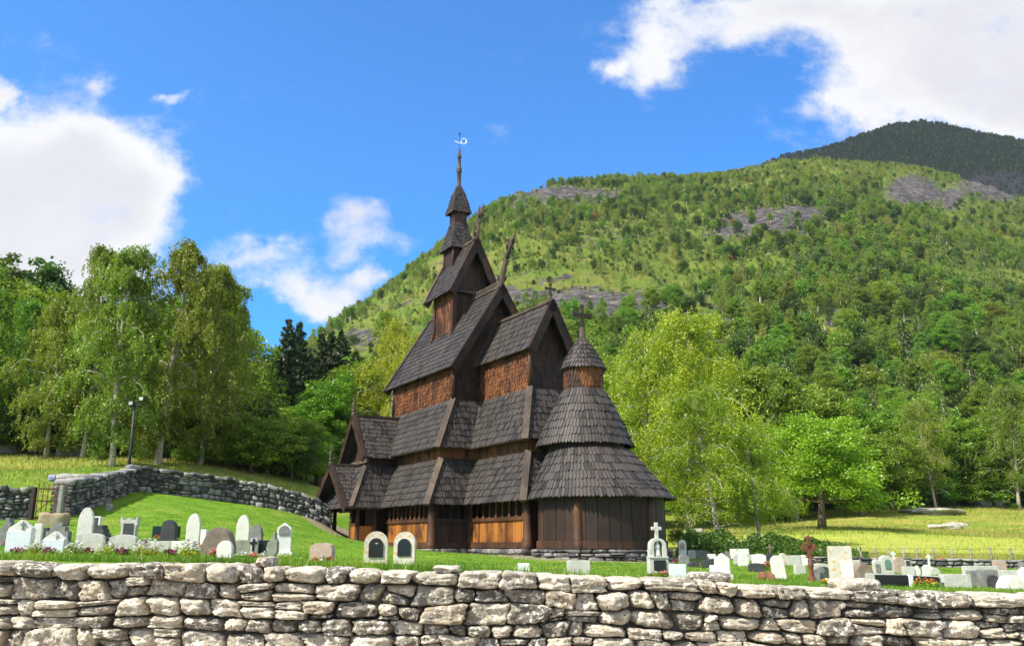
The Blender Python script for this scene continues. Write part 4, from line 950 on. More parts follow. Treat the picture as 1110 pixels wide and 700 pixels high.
def make_mount(name,zf,y0,y1,ny,t0,t1,nx,mat):
    Ys=np.geomspace(y0,y1,ny); ts=np.linspace(t0,t1,nx); Yg,Tg=np.meshgrid(Ys,ts,indexing='ij'); Xg=Yg*Tg; Z=zf(Xg,Yg)
    px,py=proj(Xg,Yg,Z); rk=mask(px,py,ROCK); 
    rg=np.abs(fbm(Xg,Yg,.06,4,13)-.47)*2
    Z=Z+rk*(rg*10-2)*(Yg/600)
    idx=np.arange(ny*nx).reshape(ny,nx); Fq=np.stack([idx[:-1,:-1],idx[:-1,1:],idx[1:,1:],idx[1:,:-1]],-1).reshape(-1,4)
    me=npmesh(name,np.stack([Xg,Yg,Z],-1).reshape(-1,3),Fq,4)
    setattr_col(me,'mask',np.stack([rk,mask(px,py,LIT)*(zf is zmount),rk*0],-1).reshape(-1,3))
    return tag(mkobj(name,me,mat,smooth=True),kind='structure')
mm=m_mount('mountain_slope')
make_mount('mountain',zmount,Y0+5,1000,240,-1.25,1.1,420,mm)
make_mount('mountain',zback,700,1500,90,-.1,1.2,200,m_mount('far_mountain_shade',True,((.03,.055,.015),(.07,.11,.025))))  # far mountain: cloud shadow painted in as a darker ground colour
# ---- individual trees on the lower slope
r=np.random.default_rng(33); placed=[]
cnt=0
while cnt<205:
    px=r.uniform(340,1125); Y=Y0+4+ (r.random()**1.25)*150; 
    tau=(px-CX)/(F*CP)*1.02; X=tau*Y; z=float(zmount(np.array(X),np.array(Y)))
    qx,qy=proj(X,Y,z)
    if 400<qx<640 and qy>330: 
        if r.random()<.8: continue
    if any((X-a)**2+(Y-b)**2<16 for a,b in placed): continue
    if float(mask(np.array(qx),np.array(qy),ROCK))>.45: continue
    placed.append((X,Y)); cnt+=1
    k_=r.choice(['broad2','broad3','birch1','birch2','weep2','slope2','slope1'],p=[.25,.2,.14,.14,.07,.1,.1])
    put_tree(str(k_),X,Y,r.uniform(6.5,10.5),'leafy tree among many on the lower mountain slope','trees on the lower mountain slope','tree','tree',[L_green,L_green,L_olive,L_dark,L_green][int(r.integers(5))],1.1,z=z)
X,Y=U(903,415,200)[0],200.; z=float(zmount(np.array(X),np.array(Y)))
s_=MB(); s_.tube([(0,0,-.5),(-.3,0,4),(-.9,0,8.5)],[.22,.15,.04],7); s_.tube([(-.3,0,4.2),(.3,0,5.2)],[.07,.02],5); s_.tube([(-.5,0,6),(-1.4,0,7)],[.06,.02],5)
o=s_.build('dead_tree',bk_p,None,True,(X,Y,z)); tag(o,'bare pale dead trunk leaning among the green trees of the slope','dead tree')
# lone tree on the ridge
tx,ty=tau_eps(704,197); D_=float(np.interp(tx,Rq[:,0],Rq[:,2]))-4; put_tree('pine',tx*D_,D_,9,'small lone dark tree standing on the mountain ridge',None,'tree','tree',L_dark,1.3,z=float(zmount(np.array(tx*D_),np.array(D_))))
# ---- the wood that covers the rest of the mountain: one mass
def forest(name,zf,n,y0,y1,t0,t1,seed,keys,back=False,mul=1.0):
    r=np.random.default_rng(seed); 
    Y=np.sqrt(r.uniform(y0**2,y1**2,n)); T=r.uniform(t0,t1,n); X=T*Y; Z=zf(X,Y)
    px,py=proj(X,Y,Z); rk=mask(px,py,ROCK); lt=mask(px,py,LIT)
    dr=np.interp(T,(Bq if back else Rq)[:,0],(Bq if back else Rq)[:,2])
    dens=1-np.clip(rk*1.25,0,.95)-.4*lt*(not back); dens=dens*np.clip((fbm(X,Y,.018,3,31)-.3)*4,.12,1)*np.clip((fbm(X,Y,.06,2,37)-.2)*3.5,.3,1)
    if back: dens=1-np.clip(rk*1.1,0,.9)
    dens=np.where(mul<1,np.maximum(dens*.7,.5-.5*np.clip(rk,0,1)),dens); ok=(r.random(n)<dens)&(Y<dr+6)&(np.abs(px-555)<640)
    if not back:
        pl=np.array(placed); near=Y<Y0+150
        # keep clear of the individual trees
        for i in np.where(ok&near)[0]:
            if ((pl[:,0]-X[i])**2+(pl[:,1]-Y[i])**2).min()<9: ok[i]=False
    X,Y,Z,T,lt,rk=[a[ok] for a in(X,Y,Z,T,lt,rk)]; m=len(X)
    me=bpy.data.meshes.new(name); me.vertices.add(m); me.vertices.foreach_set('co',np.stack([X,Y,Z-.3],1).astype(np.float32).ravel())
    sc=r.uniform(.38,1.22,m)*(1-.4*lt)*(1-.25*np.clip((Y-350)/400,0,1) if not back else .95)
    sc=sc*mul; setattr_f(me,'scl',sc); setattr_f(me,'rot',r.uniform(0,6.28,m))
    pk=np.where(r.random(m)<.15+.6*lt,2,np.where(r.random(m)<.3,0,np.where(r.random(m)<.6,1,3))) if not back else np.where(r.random(m)<.75,3,0)  # back mountain: mostly dark-leaved trees, standing in for the cloud shadow
    if not back: pk=np.where(r.random(m)<.01+.10*lt*(fbm(X,Y,.02,2,51)>.45),4,pk)
    a=me.attributes.new('pick','INT','POINT'); a.data.foreach_set('value',pk.astype(np.int32))
    o=mkobj(name,me,None); tag(o,kind='stuff')
    ng=bpy.data.node_groups.new('scatter_trees','GeometryNodeTree'); ng.interface.new_socket('Geometry',in_out='INPUT',socket_type='NodeSocketGeometry'); ng.interface.new_socket('Geometry',in_out='OUTPUT',socket_type='NodeSocketGeometry')
    gi=ng.nodes.new('NodeGroupInput'); go=ng.nodes.new('NodeGroupOutput'); J=ng.nodes.new('GeometryNodeJoinGeometry')
    for kk in keys[::-1]:
        tm,cm,_=PT[kk]; po=bpy.data.objects.get('slope_proto_'+kk)
        if po is None:
            jm=bpy.data.meshes.new('slope_tree'); b1=bmesh.new(); b1.from_mesh(cm); nf=len(b1.faces); b1.from_mesh(tm); b1.faces.ensure_lookup_table()
            for f_ in b1.faces[nf:]: f_.material_index=1
            b1.to_mesh(jm); b1.free(); jm.materials.append(cm.materials[0]); jm.materials.append(tm.materials[0]); po=bpy.data.objects.new('slope_proto_'+kk,jm)
        oi=ng.nodes.new('GeometryNodeObjectInfo'); oi.inputs[0].default_value=po; oi.inputs['As Instance'].default_value=True; ng.links.new(oi.outputs['Geometry'],J.inputs[0])
    ip=ng.nodes.new('GeometryNodeInstanceOnPoints'); ip.inputs['Pick Instance'].default_value=True
    def at(nm,ty):
        x=ng.nodes.new('GeometryNodeInputNamedAttribute'); x.data_type=ty; x.inputs[0].default_value=nm; return [q for q in x.outputs if q.enabled and q.name=='Attribute'][0]
    cr=ng.nodes.new('ShaderNodeCombineXYZ'); ng.links.new(at('rot','FLOAT'),cr.inputs[2])
    ng.links.new(gi.outputs[0],ip.inputs['Points']); ng.links.new(J.outputs[0],ip.inputs['Instance']); ng.links.new(at('pick','INT'),ip.inputs['Instance Index']); ng.links.new(cr.outputs[0],ip.inputs['Rotation']); ng.links.new(at('scl','FLOAT'),ip.inputs['Scale']); ng.links.new(ip.outputs[0],go.inputs[0])
    md=o.modifiers.new('scatter','NODES'); md.node_group=ng; return m
KEYS=['slope1','slope2','slope3','slope4','slope5']
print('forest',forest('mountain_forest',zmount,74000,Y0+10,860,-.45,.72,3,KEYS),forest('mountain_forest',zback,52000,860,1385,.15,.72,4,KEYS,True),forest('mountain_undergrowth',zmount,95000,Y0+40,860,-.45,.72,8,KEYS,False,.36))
# ------------------------------------------------------------------ graves
M['white_marble']=m_stone('white_marble',(.62,.62,.6),(.8,.8,.78),None,rough=.6,scale=3,bump=.08,grime=(.5,.5,.46))
M['white_lichen']=m_stone('white_stone_orange_lichen',(.6,.59,.55),(.78,.77,.73),(.62,.3,.06),(.6,.68),7,None,.85,3,.25,grime=(.42,.41,.37))
M['pale_granite']=m_stone('pale_granite',(.42,.42,.39),(.6,.6,.56),None,(.6,.7),8,(.3,.3,.28),.8,5,.25,grime=(.3,.31,.27))
M['cream_lichen']=m_stone('cream_stone_orange_lichen',(.5,.47,.4),(.68,.65,.57),(.6,.3,.07),(.54,.64),9,None,.9,4,.3,grime=(.33,.3,.25))
M['grey_granite']=m_stone('grey_granite',(.14,.14,.14),(.3,.3,.29),(.45,.45,.42),(.64,.7),10,(.08,.08,.08),.8,6,.3)
M['green_grey']=m_stone('green_grey_stone',(.17,.19,.15),(.33,.35,.28),(.5,.5,.42),(.6,.68),9,None,.85,5,.3)
M['dark_granite']=m_stone('dark_granite',(.025,.027,.03),(.075,.078,.085),(.2,.2,.2),(.68,.74),11,None,.5,8,.15,spec=.4)
M['black_plate']=m_plain('black_polished_stone',(.014,.015,.018),.25)
M['blue_plate']=m_plain('pale_blue_marble_plate',(.66,.69,.78),.35,0,.05)
M['brown_stone']=m_stone('brown_field_stone',(.15,.11,.09),(.3,.24,.2),(.42,.38,.33),(.6,.7),9,None,.95,3,.5)
M['pink_granite']=m_stone('pink_granite',(.36,.26,.22),(.52,.4,.35),None,(.6,.7),8,(.25,.2,.18),.75,7,.25)
M['rust']=m_stone('rusty_iron',(.10,.035,.022),(.25,.1,.06),(.3,.25,.22),(.64,.72),14,None,.8,9,.4)
M['red_stone']=m_stone('red_stone',(.4,.09,.05),(.55,.17,.09),None,(.6,.7),8,None,.8,6,.2)
M['soil']=m_stone('reddish_soil',(.16,.075,.04),(.3,.15,.08),None,rough=1,scale=5,bump=.8)
M['pale_rock']=m_stone('pale_meadow_rock',(.3,.28,.24),(.52,.49,.42),(.66,.63,.55),(.55,.66),3,None,.95,1.5,.7,grime=(.2,.22,.1))
M['bundle_cloth']=m_stone('blue_white_cloth',(.10,.13,.25),(.5,.54,.65),None,rough=.9,scale=9)
M['driftwood']=m_wood('grey_driftwood',[(.12,.10,.085),(.26,.23,.19),(.4,.36,.31)],.3)
M['green_plate']=m_plain('green_bronze_plate',(.12,.22,.18),.5)
M['slab_rock']=m_stone('brown_slab_rock',(.2,.16,.1),(.4,.33,.22),(.3,.3,.28),(.55,.7),4,None,.95,2,.6)
M['grey_rock']=m_stone('grey_rock',(.2,.2,.19),(.42,.41,.38),(.55,.53,.47),(.55,.66),3,None,.95,1.2,.7,grime=(.12,.12,.11))
def outline(shape,w,h):
    W=w/2
    def arc(cx,cy,rx,ry,a0,a1,n=9): return [(cx+rx*math.cos(R(a0+(a1-a0)*i/(n-1))),cy+ry*math.sin(R(a0+(a1-a0)*i/(n-1)))) for i in range(n)]
    if shape=='arch': r_=min(W,h*.6); return [(-W,0),(W,0)]+arc(0,h-r_,W,r_,0,180,13)
    if shape=='gothic':
        g=min(w*.95,h*.5); return [(-W,0),(W,0),(W*1.0,h-g),(W*.93,h-g*.7),(W*.75,h-g*.38),(W*.42,h-g*.12),(0,h),(-W*.42,h-g*.12),(-W*.75,h-g*.38),(-W*.93,h-g*.7),(-W,h-g)]
    if shape=='pent': g=w*.36; return [(-W,0),(W,0),(W*.94,h-g),(0,h),(-W*.94,h-g)]
    if shape=='seg': return [(-W,0),(W,0),(W*.97,h*.82)]+[(W*.97*math.cos(R(a)),h*.82+h*.18*math.sin(R(a))) for a in range(15,170,15)]+[(-W*.97,h*.82)]
    if shape=='flat': return [(-W,0),(W,0),(W,h),(-W,h)]
    if shape=='boulder':
        rr=random.Random(int(w*1000+h*100)); return [(-W,0),(W,0)]+[(W*math.cos(R(a))*(1+rr.uniform(-.07,.07)),h*.35+h*.65*math.sin(R(a))*(1+rr.uniform(-.05,.03))) for a in range(0,181,15)]
    if shape=='shoulder': return [(-W,0),(W,0),(W*1.02,h*.72),(W*.9,h*.9),(W*.6,h*.97),(W*.2,h),(-W*.5,h*.98),(-W*.88,h*.9),(-W*1.02,h*.74)]
    if shape=='step': return [(-W,0),(W,0),(W,h*.7),(W*.7,h*.7),(W*.7,h*.86),(W*.4,h*.86),(W*.4,h),(-W*.4,h),(-W*.4,h*.86),(-W*.7,h*.86),(-W*.7,h*.7),(-W,h*.7)]
    if shape=='horn': return [(-W*.86,0),(W*.86,0),(W*.86,h*.66),(W,h*.68),(W,h),(W*.85,h*.98),(W*.7,h*.86),(W*.35,h*.88),(W*.2,h*.94),(-W*.2,h*.94),(-W*.35,h*.88),(-W*.7,h*.86),(-W*.85,h*.98),(-W,h),(-W,h*.68),(-W*.86,h*.66)]
    if shape=='jag': return [(-W*.3,0),(W*.35,0),(W*.4,h*.28),(W,h*.4),(W*.95,h*.72),(W*.55,h*.78),(W*.5,h*.97),(W*.2,h),(-W*.1,h*.78),(-W*.75,h*.68),(-W,h*.52),(-W*.6,h*.3)]
    if shape=='wedge': return [(-W*.75,0),(W*.9,0),(W,h),(-W,h*.8)]
def slab(name,poly,th,mat,parent=None,y=0,bev=.012,z=0):
    b=bmesh.new(); n=len(poly)
    vs=[b.verts.new((x,y-th/2,zz+z)) for x,zz in poly]; f=b.faces.new(vs)
    ex=bmesh.ops.extrude_face_region(b,geom=[f]); nv=[g for g in ex['geom'] if isinstance(g,bmesh.types.BMVert)]
    bmesh.ops.translate(b,verts=nv,vec=(0,th,0)); bmesh.ops.recalc_face_normals(b,faces=b.faces)
    if bev: bmesh.ops.bevel(b,geom=[e for e in b.edges if len(e.link_faces)==2 and e.calc_face_angle(0)>.7],offset=min(bev,th*.3),segments=2,affect='EDGES',clamp_overlap=True)
    me=bpy.data.meshes.new(name); b.to_mesh(me); b.free(); return mkobj(name,me,mat,parent)
GG='gravestones in the churchyard'
rg_=random.Random(77)
def grave(label,xl,xr,yt,D,shape,mat,rot=None,th=.13,plate=None,plinth=0,lean=0,cat='gravestone',name='gravestone',yb=None,cross=None,pmat=None):
    xm=(xl+xr)/2; X,Y,Z=U(xm,yt,D); w=(xr-xl)*D/F*1.0; z=zt1(X,Y)
    h=max(.12,Z-z); rot=rg_.uniform(-7,7) if rot is None else rot
    e=empty(name,(X,Y,z),R(rot),label,cat,GG); e.rotation_euler.y=R(lean)
    e['group']=GG
    b0=slab('stone',outline(shape,w,h+.08),th,M[mat],e,z=-.08)
    if plinth: slab('plinth',outline('flat',w*1.25,plinth),th*1.9,M[pmat or mat],e,y=-.003,z=-.02)
    if plate:   # (fx0,fx1,fz0,fz1,material,shape)
        fx0,fx1,f0,f1,pm,sh=plate; pw=(fx1-fx0)*w; ph=(f1-f0)*h
        poly=[(x+(fx0+fx1-1)/2*w,zz+f0*h) for x,zz in outline(sh,pw,ph)]
        slab('plate',poly,.03,M[pm],e,y=-th/2-.012,bev=.004)
    if cross:   # (fx,fz,size,mat)
        fx,fz,sz,cm=cross; s=MB(); s.box((fx*w,-th/2-.012,fz*h),(sz*.16,.03,sz)); s.box((fx*w,-th/2-.0125,fz*h+sz*.17),(sz*.62,.031,sz*.16)); s.build('cross_relief',M[cm],e)
    return e
g=grave
# ---- left group
g('big white pointed slab with carved cross and bluish plate at the left end',13,38,563,17.5,'pent','white_lichen',8,.2,(.02,.98,.0,.68,'blue_plate','flat'),cross=(.1,.83,.16,'grey_granite'))
g('narrow white slab tucked behind the big pointed slab with the cross',39,47,567,19.5,'flat','white_marble',12,.12)
g('low dark grey block with red flowers at the far left',5,17,561,23,'step','grey_granite',5,.25)
g('smaller white pointed slab with bluish plate, second from the left end',50,73,575,17.5,'pent','white_lichen',8,.18,(.04,.96,.0,.64,'blue_plate','flat'),cross=(.08,.8,.12,'white_marble'))
g('dark grey shouldered stone behind the smaller white pointed slab',54,77,566,22,'step','grey_granite',4,.22)
g('small dark stub stone left of the dark shouldered stone',47,54,571.5,22.5,'flat','dark_granite',4,.2)
g('tall white pointed arch speckled orange behind the wide pale stone',88,103,549.5,23,'gothic','white_lichen',10,.14)
g('wide pale stone with curved top in front of the tall pointed arch',85,114,577.5,19,'seg','pale_granite',5,.16)
g('dark tablet with a white edge right behind the tall pointed arch',101,111,559.5,27,'flat','white_marble',-12,.12,(.1,.75,.1,.95,'dark_granite','flat'))
g('black stepped stone right of the tall white pointed arch',104,119,569,22,'step','dark_granite',-8,.25)
g('wide pale stone with curved top below the horned stone',121,149,579,19,'seg','pale_granite',5,.16)
g('pale horned stone framing a dark plate, below the wall corner',133,151,559.5,25,'horn','pale_granite',3,.2,(.22,.78,.05,.72,'dark_granite','flat'))
g('low brown boulder stone beside the wide pale stones',149,163,584,21,'boulder','brown_stone',0,.3)
g('dark grey round arched stone on a dark base before the black slab',177,192,563,25,'arch','dark_granite',4,.18,plinth=.12)
g('low wide black slab on the lawn behind the dark arched stone',167,195,570,27,'flat','black_plate',2,.12)
g('left half of the wide pale double slab behind white blossoms',162,186.5,586,19,'flat','pale_granite',3,.16)
g('right half of the wide pale double slab behind white blossoms',187.3,211,586,19,'flat','white_lichen',-3,.16)
g('tall white pointed arch right of the dark round arched stone',204.5,218.5,556,24,'gothic','white_lichen',6,.14)
g('small white block half hidden by the tall arch beside the double slab',217.5,225.5,573.5,25,'flat','white_marble',-14,.12)
g('big brown natural boulder stone behind the small bright white arch',223,255,571.5,21,'boulder','brown_stone',0,.35)
g('small bright white rounded stone in front of the brown boulder',237,253,585.5,16,'arch','white_marble',2,.12)
g('white pointed arch standing above the green and black triple stone',258,271.5,557.5,27,'gothic','white_lichen',5,.14)
g('small rough grey stone just right of the arch above the triple stone',271.5,285.5,568.5,29,'boulder','grey_granite',0,.25)
g('dark green panel at the left of the low triple stone',256,272,585,22,'flat','green_grey',0,.12)
g('pale upright panel with black cross in the middle of the triple stone',272.6,280,583,21.8,'flat','pale_granite',0,.14,cross=(0,.6,.3,'black_plate'))
g('black polished panel at the right of the low triple stone',280.4,294,585.3,22,'flat','black_plate',0,.12)
g('tall white stone with low pointed top and scalloped carving',301.5,317,566,22.5,'pent','white_marble',9,.16,(.14,.86,.62,.9,'grey_granite','arch'),plinth=.1)
g('jagged green grey lichened stone near the wall before the carved white one',290.5,303,575,14.5,'jag','green_grey',-4,.1)
g('pink granite stone with round shoulders and flowers left of the porch',338,362,588,17.5,'shoulder','pink_granite',-5,.22)
g('cream stone with orange lichen and black arched plate, left of the two before the church',396,421,575.5,19.5,'arch','cream_lichen',6,.16,(.2,.8,.24,.8,'black_plate','arch'),cross=(.02,.62,.1,'cream_lichen'))
g('cream stone with orange lichen and black arched plate, right of the two before the church',428,451,576,19.5,'arch','cream_lichen',-4,.16,(.2,.8,.3,.8,'black_plate','arch'))
# ---- centre
g('tiny white block on the grass below the chancel',561,574,610,15,'flat','white_marble',0,.12)
g('pale square block stone below the apse wall',615,639,607,14.5,'flat','pale_granite',2,.14)
g('white square plate stone right of the niche monument',725.5,743,611,16,'flat','blue_plate',3,.1)
g('white pointed stone standing behind the leaning white plate',774,790,599,19.5,'pent','white_marble',0,.14)
g('big white plate stone leaning against the white pointed stone',769.5,789.5,612,18.6,'flat','blue_plate',-2,.08)
g('small cream kerb stone at the foot of the white plate stone',789.5,794.5,623,18.5,'flat','cream_lichen',-2,.14)
g('white arched stone with pinkish carving beside the great birch trunk',735,743,584.5,36,'arch','white_marble',3,.14,(.2,.8,.55,.85,'pink_granite','arch'))
g('dark grey block before the white arched stone with pinkish carving',736,746,601,33,'seg','grey_granite',3,.3)
g('pale square stone right of the dark grey block by the birch',745.5,753.5,596,40,'flat','pale_granite',-6,.14)
g('wide grey stone with slanted shoulder left of the mottled birch trunk',754,767,596,41,'shoulder','grey_granite',0,.2)
g('low white block below the mottled birch trunk',767,775,600,38,'flat','white_marble',0,.25)
g('black wedge shaped stone left of the white pointed stone',760,774,605,28,'wedge','dark_granite',2,.35)
g('low dark rock lying in the grass below the black wedge stone',746,758,608,29,'boulder','dark_granite',0,.4)
g('grey rough pointed stone behind the white pointed stone',783,791,597,40,'boulder','grey_granite',0,.25)
g('wide white flat stone with a brown planter behind it',791.5,811,594.5,43,'flat','white_marble',-3,.16)
g('small pale stone left of the white block below the wide flat stone',795,801,601,36,'seg','pale_granite',0,.16)
g('white block stone in front of the wide flat white stone',800,810.5,599.5,33,'pent','white_marble',4,.2)
g('pale grey flat stone between the white block and the wide curved one',809,816,600.5,40,'flat','pale_granite',0,.2)
g('wide white stone with curved top behind the dark square stone',815,829.5,600,35,'seg','white_marble',-3,.16)
g('dark grey square stone with engraved face before the wide curved one',811.5,827.5,610,26,'seg','dark_granite',-3,.25)
g('dark narrow stone carrying a small brown cross',831,837,599,40,'shoulder','dark_granite',0,.2)
g('white rounded stone tilting left beside the reddish soil heap',837,850.5,601.5,20,'arch','white_lichen',-3,.13,lean=-7)
g('orange tinged natural stone behind the tilting white stone',843,853,599.5,37,'boulder','cream_lichen',0,.3)
g('pale grey wide stone right of the orange tinged stone',853.5,867,601.5,36,'flat','pale_granite',0,.2)
g('pale block stone in front of the pale grey wide stone',861,872,612,25,'flat','pale_granite',4,.2)
g('small white rounded stone behind the ornate rusty cross',866,875,601,36,'arch','white_marble',0,.16)
g('low black stone right of the small white rounded stone',875,882,606,36,'flat','dark_granite',0,.25)
g('speckled grey boulder stone between rusty cross and tall lichened stone',878,900.5,613,19.5,'boulder','grey_granite',0,.3)
g('white rounded stone hidden behind the speckled grey boulder stone',880,899,610.5,24,'seg','pale_granite',0,.2)
g('tall lichened pink stone slab bearing a leaning white plate',898.5,920,591.5,18,'flat','cream_lichen',-5,.28,(.42,.98,.16,.6,'white_marble','flat'))
# ---- right
g('pale flat stone between the lichened slab and the brown round boulder',919,931,606.5,28,'flat','pale_granite',0,.2)
g('brown round boulder stone right of the lichened slab',925,942.5,610,21.5,'boulder','brown_stone',0,.4)
g('small pale gothic stone attached left of the one with green plate',945.8,952.8,606,25.5,'arch','pale_granite',0,.16,(.2,.8,.15,.7,'grey_granite','flat'))
g('pale round topped stone with a green plate in the middle',952.5,966,601.5,25.5,'arch','pale_granite',0,.2,(.32,.75,.3,.8,'green_plate','arch'))
g('pinkish pale stone with curved top below the first fence posts',967.5,978.5,603.5,27,'seg','pink_granite',3,.2)
g('narrow pale post stone with a dark plate',979,985,606.5,27,'flat','pale_granite',0,.2,(.2,.8,.3,.95,'dark_granite','flat'))
g('pale grey low stone left of the small white figure stone',978.5,989.5,613.5,24,'flat','pale_granite',-4,.2)
g('white stone with a concave side like a small figure',989,996,612.5,24,'jag','white_marble',0,.16)
g('white pointed stone left of the pale grey rough one',1000,1007,611.5,24.5,'pent','white_marble',5,.16)
g('pale grey rough stone behind the black double slab',1005.5,1017,614.5,25,'boulder','pale_granite',0,.25)
g('red rounded stone below the fence posts',1016.5,1025.5,604.5,37,'arch','red_stone',0,.3)
g('pale wide stone in front, right of the black double slab',1020,1049.5,622,16.4,'flat','pale_granite',3,.18)
g('grey square stone between the pale wide and the dark arched stone',1048.5,1061,618,17.5,'flat','grey_granite',0,.16)
g('dark stone with a carved darker arch near the right end',1060.5,1078,617,16.6,'flat','grey_granite',-3,.2,(.28,.95,.0,.72,'dark_granite','arch'))
g('white round boulder stone near the right end of the wall',1084,1107,623,15.6,'boulder','white_lichen',0,.35)
g('wide pale stone spread behind the grey and dark stones',1045,1078,613,22,'flat','pale_granite',0,.25)
g('pinkish flat stone below the last fence posts',1077,1088,607.5,33,'flat','pink_granite',0,.3)
g('low dark green stone on the ruined wall line',1047,1057.5,608.5,36,'boulder','dark_granite',0,.3)
g('wide pale slab behind the white round boulder',1080,1104,617.5,20,'flat','pale_granite',-3,.2)
g('white stone cut by the right edge of the picture',1104,1116,614,19,'pent','white_marble',0,.2)
g('small grey block at the right edge behind the white stone',1106,1116,609,27,'flat','grey_granite',0,.3)
# black double slab with pale frame
X,Y,Z=U(978,621,16.3); z=zt1(X,Y); e=empty('gravestone',(X,Y,z),R(2),'long black double slab set in a pale stone frame near the wall','gravestone',GG)
sc_=16.3/F; hh=Z-z
slab('frame',[(-38*sc_,-.08),(38*sc_,-.08),(38*sc_,hh*.8),(-32*sc_,hh),(-38*sc_,hh)],.16,M['pale_granite'],e)
slab('plate',[(-31.5*sc_,.0),(3*sc_,.0),(3*sc_,hh*.88),(-31.5*sc_,hh*.92)],.06,M['black_plate'],e,y=-.08)
slab('plate',[(8.5*sc_,.0),(36*sc_,.0),(36*sc_,hh*.74),(8.5*sc_,hh*.84)],.06,M['black_plate'],e,y=-.08)
slab('divider',[(3.2*sc_,-.02),(8.2*sc_,-.02),(8.2*sc_,hh*.9),(3.2*sc_,hh*.92)],.1,M['blue_plate'],e,y=-.07)
# niche monument with cross and statue
D=20; X,Y,Z=U(711,566,D); z=zt1(X,Y); p_=D/F; e=empty('grave_monument',(X,Y,z),R(6),'cream monument topped by a cross with a white statuette in its niche','monument',GG)
H0=Z-z; hb=(618-582)*p_; w0=19.5*p_; bz=H0-(582-566)*p_
n=12; rr=w0/2*.86; top=[(rr*math.cos(R(180*i/n)),bz-rr*.85+rr*.85*math.sin(R(180*i/n))) for i in range(n+1)]
nich=[(w0*.24*math.cos(R(180*i/n)),bz*.80+w0*.24*math.sin(R(180*i/n))) for i in range(n+1)]
s=MB()   # body with a recessed niche: ring of quads plus back
nb=[(w0*.24,bz*.44)]+nich+[(-w0*.24,bz*.44)]; ob=[(w0*.47,bz*.44)]+top+[(-w0*.47,bz*.44)]
for i in range(len(nb)-1):
    for y in(-.12,.12): s.add([(nb[i][0],y,nb[i][1]),(nb[i+1][0],y,nb[i+1][1]),(ob[i+1][0],y,ob[i+1][1]),(ob[i][0],y,ob[i][1])],[(0,1,2,3)])
    s.add([(nb[i][0],-.12,nb[i][1]),(nb[i+1][0],-.12,nb[i+1][1]),(nb[i+1][0],.06,nb[i+1][1]),(nb[i][0],.06,nb[i][1])],[(0,1,2,3)])
    s.add([(ob[i][0],-.12,ob[i][1]),(ob[i+1][0],-.12,ob[i+1][1]),(ob[i+1][0],.12,ob[i+1][1]),(ob[i][0],.12,ob[i][1])],[(0,1,2,3)])
s.add([(x,.06,zz) for x,zz in nb],[tuple(range(len(nb)))])
s.box((0,0,bz*.22-.03),(w0*1.0,.28,bz*.44+.06)); s.box((0,-.01,bz*.46),(w0*1.04,.3,.03))
s.build('body',M['cream_lichen'] if False else M['pale_granite'],e)
slab('plate',[(-w0*.3,bz*.08),(w0*.36,bz*.08),(w0*.36,bz*.38),(-w0*.3,bz*.38)],.03,M['black_plate'],e,y=-.152)
s=MB(); ch=H0-bz; s.box((0,0,bz+ch/2-.02),(.075,.09,ch+.04)); s.box((0,0,bz+ch*.62),(.23,.088,.075)); s.build('cross',M['pale_granite'],e,bevel=.006)
s=MB(); s.lathe([(.075,0),(.07,.05),(.055,.16),(.06,.22),(.05,.27),(.025,.3),(.038,.33),(.036,.37),(.01,.4)],(0,-.03,bz*.48),12); s.tube([(-.05,-.04,bz*.48+.24),(-.06,-.08,bz*.48+.16),(0,-.09,bz*.48+.2)],[.02,.018,.014],6); s.build('statuette',M['white_marble'],e,True)
# ornate rusty iron cross on a pedestal
D=19; X,Y,Z=U(876,579.5,D); z=zt1(X,Y); p_=D/F; H0=Z-z; e=empty('iron_cross',(X,Y,z),R(4),'ornate rusty iron cross on a slim pedestal, tallest marker on the right','grave cross',GG)
s=MB(); s.lathe([(.09,-.05),(.09,.06),(.06,.1),(.05,H0*.3),(.075,H0*.34),(.03,H0*.4),(.022,H0*.5)],(0,0,0),10); s.build('pedestal',M['rust'],e,True)
s=MB(); cz=H0*.73; aw=8.7*p_
def flor(cx,cz_,dx,dz,L,s):
    q=lambda a,b:(cx+dx*a-dz*b,0,cz_+dz*a+dx*b)
    s.prism([q(0,-.035),q(L*.7,-.045),q(L*.72,-.09),q(L*.82,-.085),q(L*.86,-.04),q(L,0),q(L*.86,.04),q(L*.82,.085),q(L*.72,.09),q(L*.7,.045),q(0,.035)],(0,.03,0))
for dx,dz,L in((1,0,aw),(-1,0,aw),(0,1,H0*.27),(0,-1,H0*.27)): flor(0,cz,dx,dz,L,s)
s.tube([(.1*math.cos(t),.015,cz+.1*math.sin(t)) for t in np.linspace(0,2*math.pi,17)],[.017]*17,6)
s.build('cross',M['rust'],e)
def small_cross(label,px,yt,yb,D,mat,wpx):
    X,Y,Z=U(px,yt,D); zb=U(px,yb,D)[2]; zz=zt1(X,Y); h=Z-zz; a=wpx*D/F
    s=MB(); s.box((0,0,h/2-.03),(.06,.05,h+.06)); s.box((0,0,h-(Z-zb)*.35),(a,.049,.06)); o=s.build('grave_cross',M[mat],None,False,(X,Y,zz),bevel=.005); tag(o,label,'grave cross',GG)
small_cross('small white cross beside the pinkish pale curved stone',967.8,597.5,605,28,'white_marble',5)
small_cross('small white cross on the ruined wall line right of the fence post',1006,600.5,609,30,'white_marble',5)
small_cross('small brown cross rising from a dark narrow stone',834,589.5,600,40.4,'brown_stone',8.5)
